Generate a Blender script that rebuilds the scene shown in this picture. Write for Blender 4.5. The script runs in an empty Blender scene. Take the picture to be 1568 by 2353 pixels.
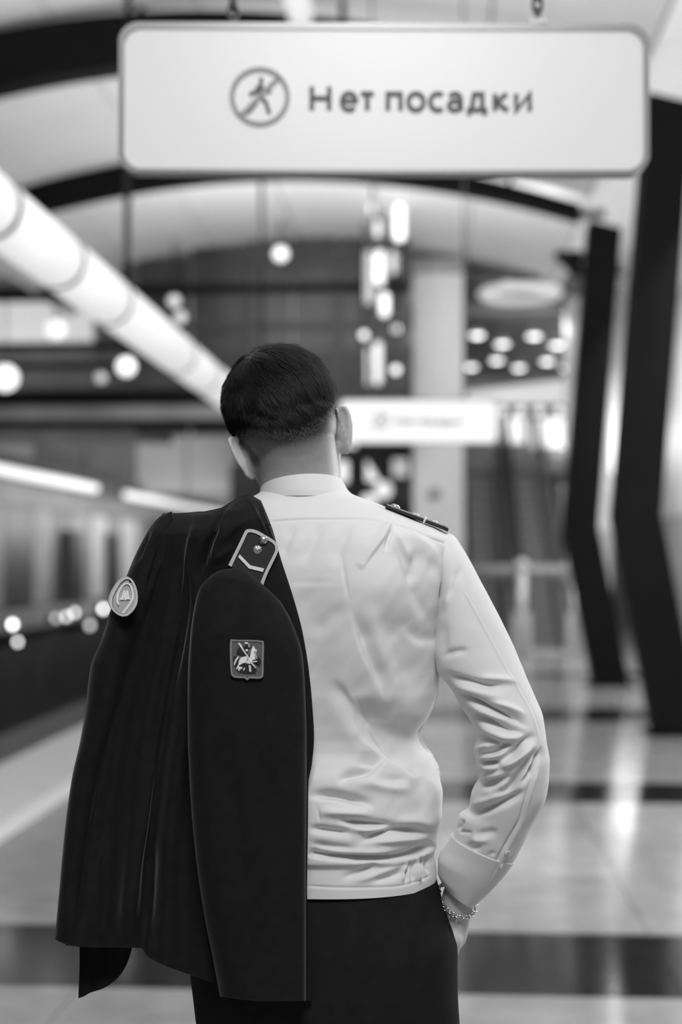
import bpy, bmesh, math, random
import numpy as np
from mathutils import Vector, Matrix
from mathutils.bvhtree import BVHTree

C = bpy.context.scene.collection
SC = bpy.context.scene
PI = math.pi
rng = np.random.default_rng(7)
random.seed(7)

# ------------------------------------------------------------------ camera
W0, H0, FP = 1568.0, 2353.0, 50.0 / 24.0 * 1568.0      # frame, focal length in pixels
EYE = np.array([0.0, 0.0, 1.51])
YAW = math.atan(216.0 / FP)
PIT = math.atan(101.5 / FP)
cam_d = bpy.data.cameras.new('camera')
cam_d.sensor_fit = 'HORIZONTAL'; cam_d.sensor_width = 24.0; cam_d.lens = 50.0
cam_d.clip_start = 0.05; cam_d.clip_end = 300
cam_d.dof.use_dof = True; cam_d.dof.focus_distance = 1.95; cam_d.dof.aperture_fstop = 2.2
cam = bpy.data.objects.new('camera', cam_d); C.objects.link(cam)
cam.location = EYE; cam.rotation_euler = (PI / 2 + PIT, 0, YAW)
SC.camera = cam
# ------------------------------------------------------------------ world, exposure
SC.view_settings.view_transform = 'Standard'; SC.view_settings.look = 'None'
SC.view_settings.gamma = 1.0; SC.view_settings.use_curve_mapping = False
SC.view_settings.exposure = -0.28
w = bpy.data.worlds.new('world'); SC.world = w; w.use_nodes = True
w.node_tree.nodes['Background'].inputs[0].default_value = (1, 1, 1, 1)
w.node_tree.nodes['Background'].inputs[1].default_value = 0.28


def area(name, loc, rot, sx, sy, energy):
    l = bpy.data.lights.new(name, 'AREA'); l.shape = 'RECTANGLE'; l.size = sx; l.size_y = sy
    l.energy = energy
    o = bpy.data.objects.new(name, l); C.objects.link(o)
    o.location = loc; o.rotation_euler = rot
    return o


# ceiling line and tube light; the others are added lights with no visible fitting
area('ceiling_line_light', (-0.6, 5.4, 5.6), (0, 0, 0), 0.8, 6.0, 15)
area('back_fill_light', (0.3, -0.75, 4.3), (math.radians(31), 0, 0), 1.3, 1.0, 150)  # unseen overhead fill, added behind the camera to brighten the man's back
area('right_side_light', (2.5, 4.2, 4.4), (0, math.radians(50), 0), 0.8, 6.0, 68)  # unseen light from the upper right, set to reach his sleeve and flank
area('right_flank_fill_light', (3.8, 6.2, 1.9), (0, math.radians(90), 0), 1.6, 3.0, 230)  # added out of view at the right to brighten the shirt flank
area('tube_up_light', (-2.3, 10.5, 3.6), (PI, 0, 0), 0.5, 18.0, 260)
area('vault_fill_light', (0.2, 11.0, 4.2), (PI, 0, 0), 1.0, 16.0, 75)  # added uplight that brightens the vault
area('hall_end_fill_light', (-1.0, 17.2, 5.7), (math.radians(65), 0, 0), 5.0, 0.5, 140)  # added fill for the hall end, its back turned to the camera
area('escalator_fill_light', (1.4, 24.2, 5.5), (math.radians(60), 0, 0), 1.6, 0.4, 42)  # added fill for the escalator hall, not a real fitting
area('right_wall_fill_light', (2.4, 14.0, 4.6), (0, math.radians(-48), 0), 0.8, 17.0, 800)  # added to lift the right wall, facing away from the camera
area('right_wall_far_fill_light', (2.7, 30.3, 3.9), (0, math.radians(-82), 0), 0.8, 5.0, 250)  # extra fill added for the far stretch of the right wall
area('track_wall_fill_light', (-4.7, 29.5, 2.3), (0, math.radians(88), 0), 0.6, 14.0, 200)  # added brightness for the track wall, hung on no fitting
area('header_wall_fill_light', (-6.4, 25.2, 5.0), (math.radians(80), 0, 0), 4.0, 0.5, 105)  # added fill behind the gallery that brightens the header wall

# ------------------------------------------------------------------ helpers
cps, sps, cpt, spt = math.cos(YAW), math.sin(YAW), math.cos(PIT), math.sin(PIT)
FWD = np.array([-sps * cpt, cps * cpt, spt])
RGT = np.array([cps, sps, 0.0])
UPV = np.array([sps * spt, -cps * spt, cpt])


def at(px, py, Y):
    """the place at distance Y along the hall that the measured photo point belongs to"""
    d = FWD * FP + RGT * (px - W0 / 2) + UPV * (H0 / 2 - py)
    return EYE + d * (Y / d[1])


def atv(px, py, Y):
    px, py, Y = np.broadcast_arrays(np.asarray(px, float), np.asarray(py, float), np.asarray(Y, float))
    d = FWD * FP + RGT * (px - W0 / 2)[..., None] + UPV * (H0 / 2 - py)[..., None]
    return EYE + d * (Y / d[..., 1])[..., None]


def proj(V):
    r = V - EYE
    z = r @ FWD
    return W0 / 2 + FP * (r @ RGT) / z, H0 / 2 - FP * (r @ UPV) / z


def X_(px, Y): return (px - 1000.0) * Y / FP
def Z_(py, Y): return 1.51 + (1278.0 - py) * Y / FP


def mat(name, col, rough=0.5, metal=0.0, spec=0.5, emit=None, sheen=0.0, noise=0.0, nscale=8.0, bump=0.0, bscale=60.0,
        transm=0.0, alpha=1.0, sheen_rough=0.4, coat=0.0):
    m = bpy.data.materials.new(name); m.use_nodes = True
    nt = m.node_tree; b = nt.nodes['Principled BSDF']
    c = (col, col, col, 1) if not hasattr(col, '__len__') else tuple(col) + (1,)
    b.inputs['Base Color'].default_value = c
    b.inputs['Roughness'].default_value = rough
    b.inputs['Metallic'].default_value = metal
    b.inputs['Specular IOR Level'].default_value = spec
    b.inputs['Sheen Weight'].default_value = sheen
    b.inputs['Sheen Roughness'].default_value = sheen_rough
    b.inputs['Transmission Weight'].default_value = transm
    b.inputs['Alpha'].default_value = alpha
    b.inputs['Coat Weight'].default_value = coat
    if emit is not None:
        b.inputs['Emission Color'].default_value = (1, 1, 1, 1)
        b.inputs['Emission Strength'].default_value = emit
    tc = nt.nodes.new('ShaderNodeTexCoord')
    if noise > 0:
        n = nt.nodes.new('ShaderNodeTexNoise'); n.inputs['Scale'].default_value = nscale; n.inputs['Detail'].default_value = 6
        nt.links.new(tc.outputs['Object'], n.inputs['Vector'])
        r = nt.nodes.new('ShaderNodeMapRange'); r.inputs[1].default_value = 0.3; r.inputs[2].default_value = 0.7
        r.inputs[3].default_value = 1 - noise; r.inputs[4].default_value = 1 + noise
        nt.links.new(n.outputs['Fac'], r.inputs[0])
        x = nt.nodes.new('ShaderNodeVectorMath'); x.operation = 'SCALE'
        x.inputs[0].default_value = c[:3]
        nt.links.new(r.outputs[0], x.inputs['Scale'])
        nt.links.new(x.outputs[0], b.inputs['Base Color'])
    if bump > 0:
        n = nt.nodes.new('ShaderNodeTexNoise'); n.inputs['Scale'].default_value = bscale; n.inputs['Detail'].default_value = 4
        nt.links.new(tc.outputs['Object'], n.inputs['Vector'])
        bp = nt.nodes.new('ShaderNodeBump'); bp.inputs['Strength'].default_value = bump; bp.inputs['Distance'].default_value = 0.002
        nt.links.new(n.outputs['Fac'], bp.inputs['Height'])
        nt.links.new(bp.outputs[0], b.inputs['Normal'])
    return m


def tag(o, label=None, cat=None, group=None, kind=None):
    if label: o['label'] = label
    if cat: o['category'] = cat
    if group: o['group'] = group
    if kind: o['kind'] = kind
    return o


def empty(name, loc, label=None, cat=None, group=None, kind=None):
    o = bpy.data.objects.new(name, None); C.objects.link(o); o.location = loc
    o.empty_display_size = 0.1
    return tag(o, label, cat, group, kind)


def place(o, parent):
    if parent is not None:
        o.parent = parent
        o.matrix_parent_inverse = world_of(parent).inverted()
    return o


def world_of(o):
    m = o.matrix_basis.copy()
    if o.parent is not None:
        m = world_of(o.parent) @ o.matrix_parent_inverse @ m
    return m


def mesh(name, V, F, m, parent=None, smooth=True, **kw):
    """V: n x 3, F: list of faces or an int array; links ONE mesh object"""
    me = bpy.data.meshes.new(name)
    V = np.asarray(V, dtype=np.float32)
    if isinstance(F, np.ndarray):
        k = F.shape[1]
        me.vertices.add(len(V)); me.vertices.foreach_set('co', V.ravel())
        me.loops.add(F.size); me.loops.foreach_set('vertex_index', F.astype(np.int32).ravel())
        me.polygons.add(len(F)); me.polygons.foreach_set('loop_start', np.arange(0, F.size, k, dtype=np.int32))
        me.update(calc_edges=True)
    else:
        me.from_pydata([tuple(v) for v in V.tolist()], [], F)
    me.polygons.foreach_set('use_smooth', np.full(len(me.polygons), smooth))
    if m is not None: me.materials.append(m)
    me.validate()
    o = bpy.data.objects.new(name, me); C.objects.link(o)
    place(o, parent)
    return tag(o, **kw)


def bmobj(name, bm, m, parent=None, smooth=False, **kw):
    me = bpy.data.meshes.new(name); bm.normal_update(); bm.to_mesh(me); bm.free()
    if m is not None: me.materials.append(m)
    if smooth: me.polygons.foreach_set('use_smooth', np.full(len(me.polygons), True))
    o = bpy.data.objects.new(name, me); C.objects.link(o)
    place(o, parent)
    return tag(o, **kw)


def bx(bm, x0, x1, y0, y1, z0, z1, M=None):
    r = bmesh.ops.create_cube(bm, size=1.0)
    S = Matrix.Translation(((x0 + x1) / 2, (y0 + y1) / 2, (z0 + z1) / 2)) @ Matrix.Diagonal((x1 - x0, y1 - y0, z1 - z0, 1))
    bmesh.ops.transform(bm, matrix=(M @ S) if M is not None else S, verts=r['verts'])
    return r['verts']


def box(name, x0, x1, y0, y1, z0, z1, m, parent=None, bevel=0.0, **kw):
    bm = bmesh.new(); bx(bm, x0, x1, y0, y1, z0, z1)
    if bevel > 0:
        bmesh.ops.bevel(bm, geom=bm.edges[:], offset=bevel, segments=2, affect='EDGES', profile=0.5)
    return bmobj(name, bm, m, parent, **kw)


def grid_faces(nr, nc, wrap=True):
    r = np.arange(nr - 1)[:, None]; c = np.arange(nc if wrap else nc - 1)[None, :]
    c2 = (c + 1) % nc
    a = r * nc + c; b = r * nc + c2; d = (r + 1) * nc + c2; e = (r + 1) * nc + c
    return np.stack([a, b, d, e], -1).reshape(-1, 4)


def closed_loft(rings):
    """rings: list of (n,3) -> verts, faces (with fan caps)"""
    n = len(rings[0]); nr = len(rings)
    V = np.concatenate(rings + [rings[0].mean(0)[None], rings[-1].mean(0)[None]])
    F = [tuple(f) for f in grid_faces(nr, n).tolist()]
    i0, i1 = nr * n, nr * n + 1
    for k in range(n):
        F.append((i0, (k + 1) % n, k))
        F.append((i1, (nr - 1) * n + k, (nr - 1) * n + (k + 1) % n))
    return V, F


def frame_of(t, ref=(0, 0, 1)):
    t = np.asarray(t, float); t = t / np.linalg.norm(t)
    ref = np.asarray(ref, float)
    if abs(t @ ref) > 0.95: ref = np.array([1.0, 0, 0])
    a = np.cross(ref, t); a /= np.linalg.norm(a)
    return a, np.cross(t, a)


def tube_geo(pts, rad, n=16):
    pts = [np.asarray(p, float) for p in pts]
    rad = [rad] * len(pts) if not hasattr(rad, '__len__') else rad
    rings = []
    a0 = None
    for i, p in enumerate(pts):
        t = pts[min(i + 1, len(pts) - 1)] - pts[max(i - 1, 0)]
        if a0 is None:
            a, b = frame_of(t)
        else:
            t = t / np.linalg.norm(t); a = a0 - t * (a0 @ t); a /= np.linalg.norm(a); b = np.cross(t, a)
        a0 = a
        ang = np.arange(n) * 2 * PI / n
        rings.append(p + rad[i] * (np.cos(ang)[:, None] * a + np.sin(ang)[:, None] * b))
    return closed_loft(rings)


def tube(name, pts, rad, m, parent=None, n=14, **kw):
    V, F = tube_geo(pts, rad, n)
    return mesh(name, V, F, m, parent, True, **kw)


def capsule(p0, r0, p1, r1, n=18, k=6):
    p0 = np.asarray(p0, float); p1 = np.asarray(p1, float)
    t = p1 - p0; L = max(np.linalg.norm(t), 1e-6); t = t / L
    a, b = frame_of(t)
    rings = []
    ang = np.arange(n) * 2 * PI / n
    circ = np.cos(ang)[:, None] * a + np.sin(ang)[:, None] * b
    for i in range(k):
        q = -PI / 2 + (i + 0.3) / k * PI / 2
        rings.append(p0 + t * r0 * math.sin(q) + circ * r0 * math.cos(q))
    rings.append(p0 + circ * r0)
    rings.append(p1 + circ * r1)
    for i in range(k):
        q = (i + 0.7) / k * PI / 2
        rings.append(p1 + t * r1 * math.sin(q) + circ * r1 * math.cos(q))
    return closed_loft(rings)


def ellipsoid(c, r, R=np.eye(3), n=28, k=18):
    c = np.asarray(c, float); r = np.asarray(r, float)
    rings = []
    for i in range(k):
        q = -PI / 2 + (i + 0.5) / k * PI
        ang = np.arange(n) * 2 * PI / n
        P = np.stack([np.cos(ang) * math.cos(q), np.sin(ang) * math.cos(q), np.full(n, math.sin(q))], -1) * r
        rings.append(c + P @ R.T)
    return closed_loft(rings)


def merge(parts):
    V, F, o = [], [], 0
    for v, f in parts:
        V.append(v); F += [tuple(i + o for i in q) for q in (f.tolist() if isinstance(f, np.ndarray) else f)]
        o += len(v)
    return np.concatenate(V), F


def remeshed(parts, voxel, smooth=4):
    """union of closed pieces as one continuous surface"""
    V, F = merge(parts)
    me = bpy.data.meshes.new('tmp'); me.from_pydata(V.tolist(), [], F)
    o = bpy.data.objects.new('tmp', me); C.objects.link(o)
    r = o.modifiers.new('r', 'REMESH'); r.mode = 'VOXEL'; r.voxel_size = voxel; r.use_smooth_shade = True
    s = o.modifiers.new('s', 'SMOOTH'); s.factor = 0.5; s.iterations = smooth
    bpy.context.view_layer.update()
    dg = bpy.context.evaluated_depsgraph_get()
    out = bpy.data.meshes.new_from_object(o.evaluated_get(dg))
    bpy.data.objects.remove(o); bpy.data.meshes.remove(me)
    return out


def obj_of(name, me, m, parent=None, smooth=True, **kw):
    me.name = name
    me.materials.clear(); me.materials.append(m)
    me.polygons.foreach_set('use_smooth', np.full(len(me.polygons), smooth))
    o = bpy.data.objects.new(name, me); C.objects.link(o); place(o, parent)
    return tag(o, **kw)


def interp(xs, table):
    t = np.asarray(table, float)
    out = []
    for k in range(1, t.shape[1]):
        out.append(pchip(t[:, 0], t[:, k], np.asarray(xs, float)))
    return out


def pchip(x, y, q):
    h = np.diff(x); d = np.diff(y) / h
    m = np.zeros(len(x))
    for i in range(1, len(x) - 1):
        if d[i - 1] * d[i] > 0:
            w1 = 2 * h[i] + h[i - 1]; w2 = h[i] + 2 * h[i - 1]
            m[i] = (w1 + w2) / (w1 / d[i - 1] + w2 / d[i])
    m[0] = d[0]; m[-1] = d[-1]
    q = np.clip(q, x[0], x[-1])
    i = np.clip(np.searchsorted(x, q, side='right') - 1, 0, len(x) - 2)
    t = (q - x[i]) / h[i]
    return ((1 + 2 * t) * (1 - t) ** 2 * y[i] + t * (1 - t) ** 2 * h[i] * m[i] + t * t * (3 - 2 * t) * y[i + 1]
            + t * t * (t - 1) * h[i] * m[i + 1])


def curve_pts(ctrl, n):
    """smooth polyline through control points, n samples by length"""
    P = np.asarray(ctrl, float)
    s = np.concatenate([[0], np.cumsum(np.linalg.norm(np.diff(P, axis=0), axis=1))])
    q = np.linspace(0, s[-1], n)
    return np.stack([pchip(s, P[:, k], q) for k in range(P.shape[1])], -1)


def copy_tree(o, parent=None):
    c = o.copy(); C.objects.link(c)
    if parent is not None:
        c.parent = parent; c.matrix_parent_inverse = o.matrix_parent_inverse.copy()
    for ch in [k for k in bpy.data.objects if k.parent == o]:
        copy_tree(ch, c)
    return c


def folds(V, N, F, specs):
    """push cloth in and out along crease lines (given in photo pixels on the camera side); amp in mm, widths in px"""
    u, v = proj(V)
    d = np.zeros(len(V))
    front = ((V - EYE) * N).sum(1) < 0.02
    for sp in specs:
        P = np.asarray(sp[0], float); amp, wa, wb = sp[1] * 0.001, sp[2], sp[3]
        P = curve_pts(P, max(8, 6 * len(P)))
        pad = 3.2 * max(wa, wb)
        sel = np.where(front & (u > P[:, 0].min() - pad) & (u < P[:, 0].max() + pad) & (v > P[:, 1].min() - pad) & (v < P[:, 1].max() + pad))[0]
        if len(sel) == 0: continue
        q = np.stack([u[sel], v[sel]], -1)
        best = np.full(len(sel), 1e9); sd = np.zeros(len(sel)); tt = np.zeros(len(sel))
        nseg = len(P) - 1; length = np.linalg.norm(np.diff(P, axis=0), axis=1).sum()
        for i in range(nseg):
            a, b = P[i], P[i + 1]; e = b - a; L2 = e @ e
            if L2 < 1e-9: continue
            t = np.clip((q - a) @ e / L2, 0, 1)
            r = q - (a + t[:, None] * e)
            dist = np.linalg.norm(r, axis=1)
            cr = -(e[0] * (q[:, 1] - a[1]) - e[1] * (q[:, 0] - a[0])) / math.sqrt(L2)
            up = dist < best
            best = np.where(up, dist, best); sd = np.where(up, cr / np.maximum(dist, 1e-6), sd); tt = np.where(up, (i + t) / nseg, tt)
        sd = np.clip(sd, -1, 1)
        wd = wa * (1 + sd) / 2 + wb * (1 - sd) / 2
        prof = np.exp(-(best / wd) ** 2)
        if len(sp) < 5:
            en = np.clip(np.minimum(tt, 1 - tt) / 0.36, 0, 1); en = en * en * (3 - 2 * en)
            k0 = np.clip(1.2 - length / (5.0 * max(wa, wb)), 0.0, 0.8)
            tap = k0 + (1 - k0) * en
        else:
            tap = (1 - tt * sp[4]) * np.clip(tt / 0.06, 0, 1) * np.clip((1 - tt) / 0.08, 0, 1)
        d[sel] += amp * prof * tap
    return V + N * d[:, None]


def vnormals(V, F):
    fn = np.cross(V[F[:, 2]] - V[F[:, 0]], V[F[:, 3]] - V[F[:, 1]])
    N = np.zeros_like(V)
    for k in range(4): np.add.at(N, F[:, k], fn)
    return N / np.maximum(np.linalg.norm(N, axis=1), 1e-12)[:, None]
# ------------------------------------------------------------------ materials
M = {}
M['stone'] = mat('polished_granite', 0.30, 0.13, noise=0.16, nscale=5, bump=0.02, bscale=9)
M['stone_b'] = mat('polished_granite_pale', 0.36, 0.12, noise=0.16, nscale=6, bump=0.02, bscale=9)
M['stone_dark'] = mat('dark_granite', 0.016, 0.12, spec=0.32, noise=0.2, nscale=5, bump=0.02, bscale=9)
M['joint'] = mat('joint', 0.10, 0.7)
M['edge_pale'] = mat('pale_edge_stone', 0.68, 0.35, noise=0.1, nscale=4)
M['edge_line'] = mat('white_line', 0.85, 0.5)
M['edge_dark'] = mat('dark_edge_stone', 0.06, 0.45, noise=0.2)
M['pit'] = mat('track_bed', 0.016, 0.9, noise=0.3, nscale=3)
M['rail'] = mat('rail_steel', 0.10, 0.4, 1.0)
M['ceil'] = mat('white_vault_panel', 0.72, 0.55, noise=0.03, nscale=1.2)
M['ceil_joint'] = mat('vault_joint', 0.30, 0.8)
M['steel_black'] = mat('black_painted_steel', 0.0065, 0.6, spec=0.08, noise=0.12, nscale=3)
M['steel_grey'] = mat('grey_steel', 0.16, 0.4, 0.6)
M['tube'] = mat('lit_opal_tube', 0.4, 0.4, emit=0.76)
M['tube_ring'] = mat('tube_joint_ring', 0.05, 0.4)
M['lamp'] = mat('lit_lamp_glass', 0.8, 0.4, emit=1.7)
M['lamp_soft'] = mat('soft_lamp_glass', 0.8, 0.4, emit=1.1)
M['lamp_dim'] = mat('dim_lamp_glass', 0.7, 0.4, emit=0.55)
M['lightbox'] = mat('lit_sign_face', 0.5, 0.35, emit=0.36)
M['lightbox_far'] = mat('lit_sign_face_bright', 0.5, 0.35, emit=0.72)
M['lightbox_rim'] = mat('sign_frame', 0.26, 0.35, 0.3)
M['letter'] = mat('sign_letter', 0.10, 0.5)
M['letter_red'] = mat('sign_ring', 0.36, 0.5)
M['pier'] = mat('pale_pier_stone', 0.66, 0.5, noise=0.05, nscale=1.5)
M['wall_lt'] = mat('light_wall_panel', 0.66, 0.5, noise=0.05, nscale=1.0)
M['wall_md'] = mat('grey_wall_panel', 0.27, 0.45, noise=0.2, nscale=1.5)
M['wainscot'] = mat('grey_wainscot', 0.42, 0.45, noise=0.15, nscale=1.5)
M['wall_dk'] = mat('dark_wall_panel', 0.05, 0.4, noise=0.25, nscale=1.5)
M['glass_dk'] = mat('smoked_glass', 0.045, 0.3, spec=0.25, noise=0.5, nscale=0.8)
M['mullion'] = mat('mullion', 0.02, 0.5)
M['esc_steel'] = mat('escalator_steel', 0.60, 0.4, 0.2)
M['esc_step'] = mat('escalator_step', 0.10, 0.5, 0.2)
M['esc_riser'] = mat('escalator_riser', 0.28, 0.5, 0.2)
M['rubber'] = mat('black_rubber', 0.02, 0.5)
M['chain'] = mat('chain_steel', 0.10, 0.35, 0.8)
M['bulk'] = mat('lit_bulkhead', 0.6, 0.5, emit=0.45)
M['downlight'] = mat('lit_downlight_glass', 0.8, 0.4, emit=4.5)
M['screen'] = mat('lit_screen', 0.7, 0.4, emit=1.2)
M['screen_soft'] = mat('lit_panel_soft', 0.7, 0.4, emit=0.55)

# ------------------------------------------------------------------ the setting
XE = -2.30                      # inner line of the platform edge strip
floor = box('floor', XE, 4.0, -7.0, 34.0, -0.30, -0.012, M['joint'], kind='structure')
rows = [0.0, 1.1, 2.25, 3.4, 4.20, 4.97, 5.79, 6.83, 7.85, 8.84, 9.64, 10.75, 11.9, 13.1, 14.35, 15.6, 16.8, 17.8, 18.7, 20.0, 21.2, 22.4]
dark_rows = {4.97, 8.84, 13.1, 17.8}
cols = np.linspace(XE, 4.0, 7)
for i in range(len(rows) - 1):
    for j in range(6):
        m_ = M['stone_dark'] if rows[i] in dark_rows else (M['stone'] if (i * 7 + j * 3) % 5 else M['stone_b'])
        h = rng.uniform(-0.0006, 0.0006)
        box('floor_slab', cols[j] + 0.003, cols[j + 1] - 0.003, rows[i] + 0.003, rows[i + 1] - 0.003, -0.030, h, m_, floor, bevel=0.0)
for a_, b_ in ((-7, -3.5), (-3.5, 0)):
    box('floor_slab', XE, 4.0, a_ + .003, b_ - .003, -0.03, 0.0, M['stone'], floor)
box('floor_slab', XE, 4.0, 22.403, 34, -0.03, 0.0, M['stone'], floor)
e_ = box('trim_1', -3.16, XE - 0.16, -7, 34, -0.30, 0.0, M['edge_pale'], kind='structure')
e_ = box('trim_2', XE - 0.16, XE, -7, 34, -0.30, 0.001, M['edge_line'], kind='structure')
e_ = box('trim_3', -3.66, -3.16, -7, 34, -0.30, -0.001, M['edge_dark'], kind='structure')
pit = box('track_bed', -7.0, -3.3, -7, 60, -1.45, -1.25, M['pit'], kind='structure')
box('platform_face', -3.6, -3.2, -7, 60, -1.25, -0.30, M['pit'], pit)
for xr in (-5.9, -4.38):
    bm = bmesh.new()
    bx(bm, xr - 0.07, xr + 0.07, -6, 59, -1.25, -1.225); bx(bm, xr - 0.012, xr + 0.012, -6, 59, -1.225, -1.10); bx(bm, xr - 0.035, xr + 0.035, -6, 59, -1.10, -1.07)
    bmobj('rail', bm, M['rail'], pit)
for k in range(40):
    box('sleeper', -6.5, -3.8, 2 + k * 1.1, 2.26 + k * 1.1, -1.27, -1.245, M['edge_dark'], pit)

# track wall with a ledge and vertical panels
wl = box('wall_left', -7.35, -7.02, -7, 60, -1.45, 3.2, M['wall_dk'], kind='structure')
box('trim_5', -7.02, -6.78, -7, 60, 0.30, 0.62, M['wall_md'], kind='structure')
y = 14.0; k = 0
seq = ['wall_md', 'wall_lt', 'wall_md', 'wall_dk', 'wall_dk', 'wall_md', 'wall_dk', 'wall_md', 'wall_dk', 'wall_md', 'wall_lt']
while y < 48:
    d = 1.3 if k % 3 else 1.7
    box('wall_panel', -7.02, -6.96, y, y + d - 0.05, 0.66, 2.35, M[seq[k % len(seq)]], wl)
    box('wall_panel', -7.02, -6.97, y, y + d - 0.05, 2.39, 2.74, M['wall_md'], wl)
    y += d; k += 1

# right wall: dark wainscot, light panels above
wr = box('wall_right', 4.0, 4.3, -7, 34, 0, 6.6, M['wall_lt'], kind='structure')
for k in range(13):
    box('wall_panel', 3.93, 4.0, -5 + k * 3.0, -2.02 + k * 3.0, 0.0, 2.14, M['wainscot'], wr)
    box('wall_panel', 3.96, 4.0, -5 + k * 3.0, -2.04 + k * 3.0, 2.18, 5.6, M['wall_lt'], wr)
wb = box('wall_back', -4.75, 4.3, 33.9, 34.3, -1.4, 6.6, M['wall_dk'], kind='structure')
box('wall_tunnel_end', -8, -3.5, 60, 60.4, -1.45, 6, M['wall_md'], kind='structure')
wh = box('wall_header', -12.5, -4.75, 34.0, 34.3, 2.98, 6.6, M['wall_md'], kind='structure')
for k in range(6):
    box('wall_panel', -12.2 + k * 1.25, -11.0 + k * 1.25, 33.93, 34.0, 3.05, 4.7, M[('wall_md', 'wall_lt', 'wall_md', 'wall_md', 'wall_lt', 'wall_lt')[k]], wh)
box('wall_panel', 2.95, 3.9, 33.8, 33.9, 2.1, 5.8, M['wall_lt'], wb)
box('wall_panel', -4.6, -3.0, 33.8, 33.9, 2.15, 3.3, M['wall_lt'], wb)

# vault: shell and panels
def vault_z(x):
    if x <= 1.9: return 6.42 - 0.042 * (x + 1.7) ** 2
    t = (x - 1.9) / 2.1
    return 5.876 + 0.28 * math.sin(min(t, 1) * PI) - 0.1 * t
ceil_xs = np.linspace(-6.22, 4.3, 55)
V = []; 
for yy in (-7.0, 25.0):
    for off in (0.03, 0.35):
        V += [(x, yy, vault_z(x) + off) for x in ceil_xs]
n = len(ceil_xs); F = []
for i in range(n - 1):
    F += [(i, i + 1, 2 * n + i + 1, 2 * n + i), (n + i, 3 * n + i, 3 * n + i + 1, n + i + 1), (i, n + i, n + i + 1, i + 1), (2 * n + i, 2 * n + i + 1, 3 * n + i + 1, 3 * n + i)]
F += [(0, 2 * n, 3 * n, n), (n - 1, 2 * n - 1, 4 * n - 1, 3 * n - 1)]
ceiling = mesh('ceiling', V, F, M['ceil_joint'], smooth=False, kind='structure')
edges_x = [-6.2, -4.7, -3.4, -2.1, -0.8, 0.5, 1.88, 2.95, 4.0]
bays = [-6.1, -1.5, 3.1, 7.7, 12.3, 16.9, 21.5, 25.0]
for bi in range(len(bays) - 1):
    for j in range(len(edges_x) - 1):
        xs = np.linspace(edges_x[j] + 0.012, edges_x[j + 1] - 0.012, 7)
        V = []
        for yy in (bays[bi] + 0.012, bays[bi + 1] - 0.012):
            for off in (0.0, 0.04):
                V += [(x, yy, vault_z(x) + off) for x in xs]
        n = 7; F = []
        for i in range(n - 1):
            F += [(i, i + 1, 2 * n + i + 1, 2 * n + i), (n + i, 3 * n + i, 3 * n + i + 1, n + i + 1), (i, n + i, n + i + 1, i + 1), (2 * n + i, 2 * n + i + 1, 3 * n + i + 1, 3 * n + i)]
        F += [(0, 2 * n, 3 * n, n), (n - 1, 2 * n - 1, 4 * n - 1, 3 * n - 1)]
        mesh('ceiling_panel', V, F, M['ceil'], ceiling, smooth=False)
# upper left wall above the track wall
wu = box('wall_upper_left', -7.4, -7.1, -7, 19, 3.2, 6.3, M['wall_md'], kind='structure')
box('wall_panel', -7.1, -7.05, 8, 18.9, 4.85, 5.6, M['wall_lt'], wu)

# ------------------------------------------------------------------ arched ribs and bent columns
def rib(Y, label, bottom, crown_x, curve, th0, thk, x0=-6.3, x1=1.72):
    th_ = lambda x: th0 + thk * (x1 - x)
    zc = lambda x: bottom - curve * (x - crown_x) ** 2 + th_(x) / 2
    xs = np.linspace(x0, x1, 40)
    V = []
    for x in xs:
        th = th_(x)
        for dz, dy in ((-th / 2, -0.14), (-th / 2, 0.14), (th / 2, 0.14), (th / 2, -0.14)):
            V.append((x, Y + dy, zc(x) + dz))
    n = len(xs); F = []
    for i in range(n - 1):
        for k in range(4):
            F.append((4 * i + k, 4 * i + 4 + k, 4 * i + 4 + (k + 1) % 4, 4 * i + (k + 1) % 4))
    F += [(3, 2, 1, 0), (4 * n - 4, 4 * n - 3, 4 * n - 2, 4 * n - 1)]
    r = empty('arched_rib', (0, Y, 6.07), label, 'rib', 'arched ribs under the vault')
    mesh('rib_beam', V, F, M['steel_black'], r, smooth=False)
    for x in (-5.9, -4.4, -2.6, -0.8, 0.9):
        bm = bmesh.new(); bx(bm, x - 0.025, x + 0.025, Y + 0.02, Y + 0.07, min(zc(x) + th_(x) / 2, vault_z(x)) - 0.02, vault_z(x) + 0.03)
        bmobj('hanger_stub', bm, M['steel_black'], r)
    bm = bmesh.new(); bx(bm, x1 - 0.02, x1 + 0.30, Y - 0.05, Y + 0.05, zc(x1) - 0.05, zc(x1) + 0.05); bmobj('end_plate', bm, M['steel_grey'], r)


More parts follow.
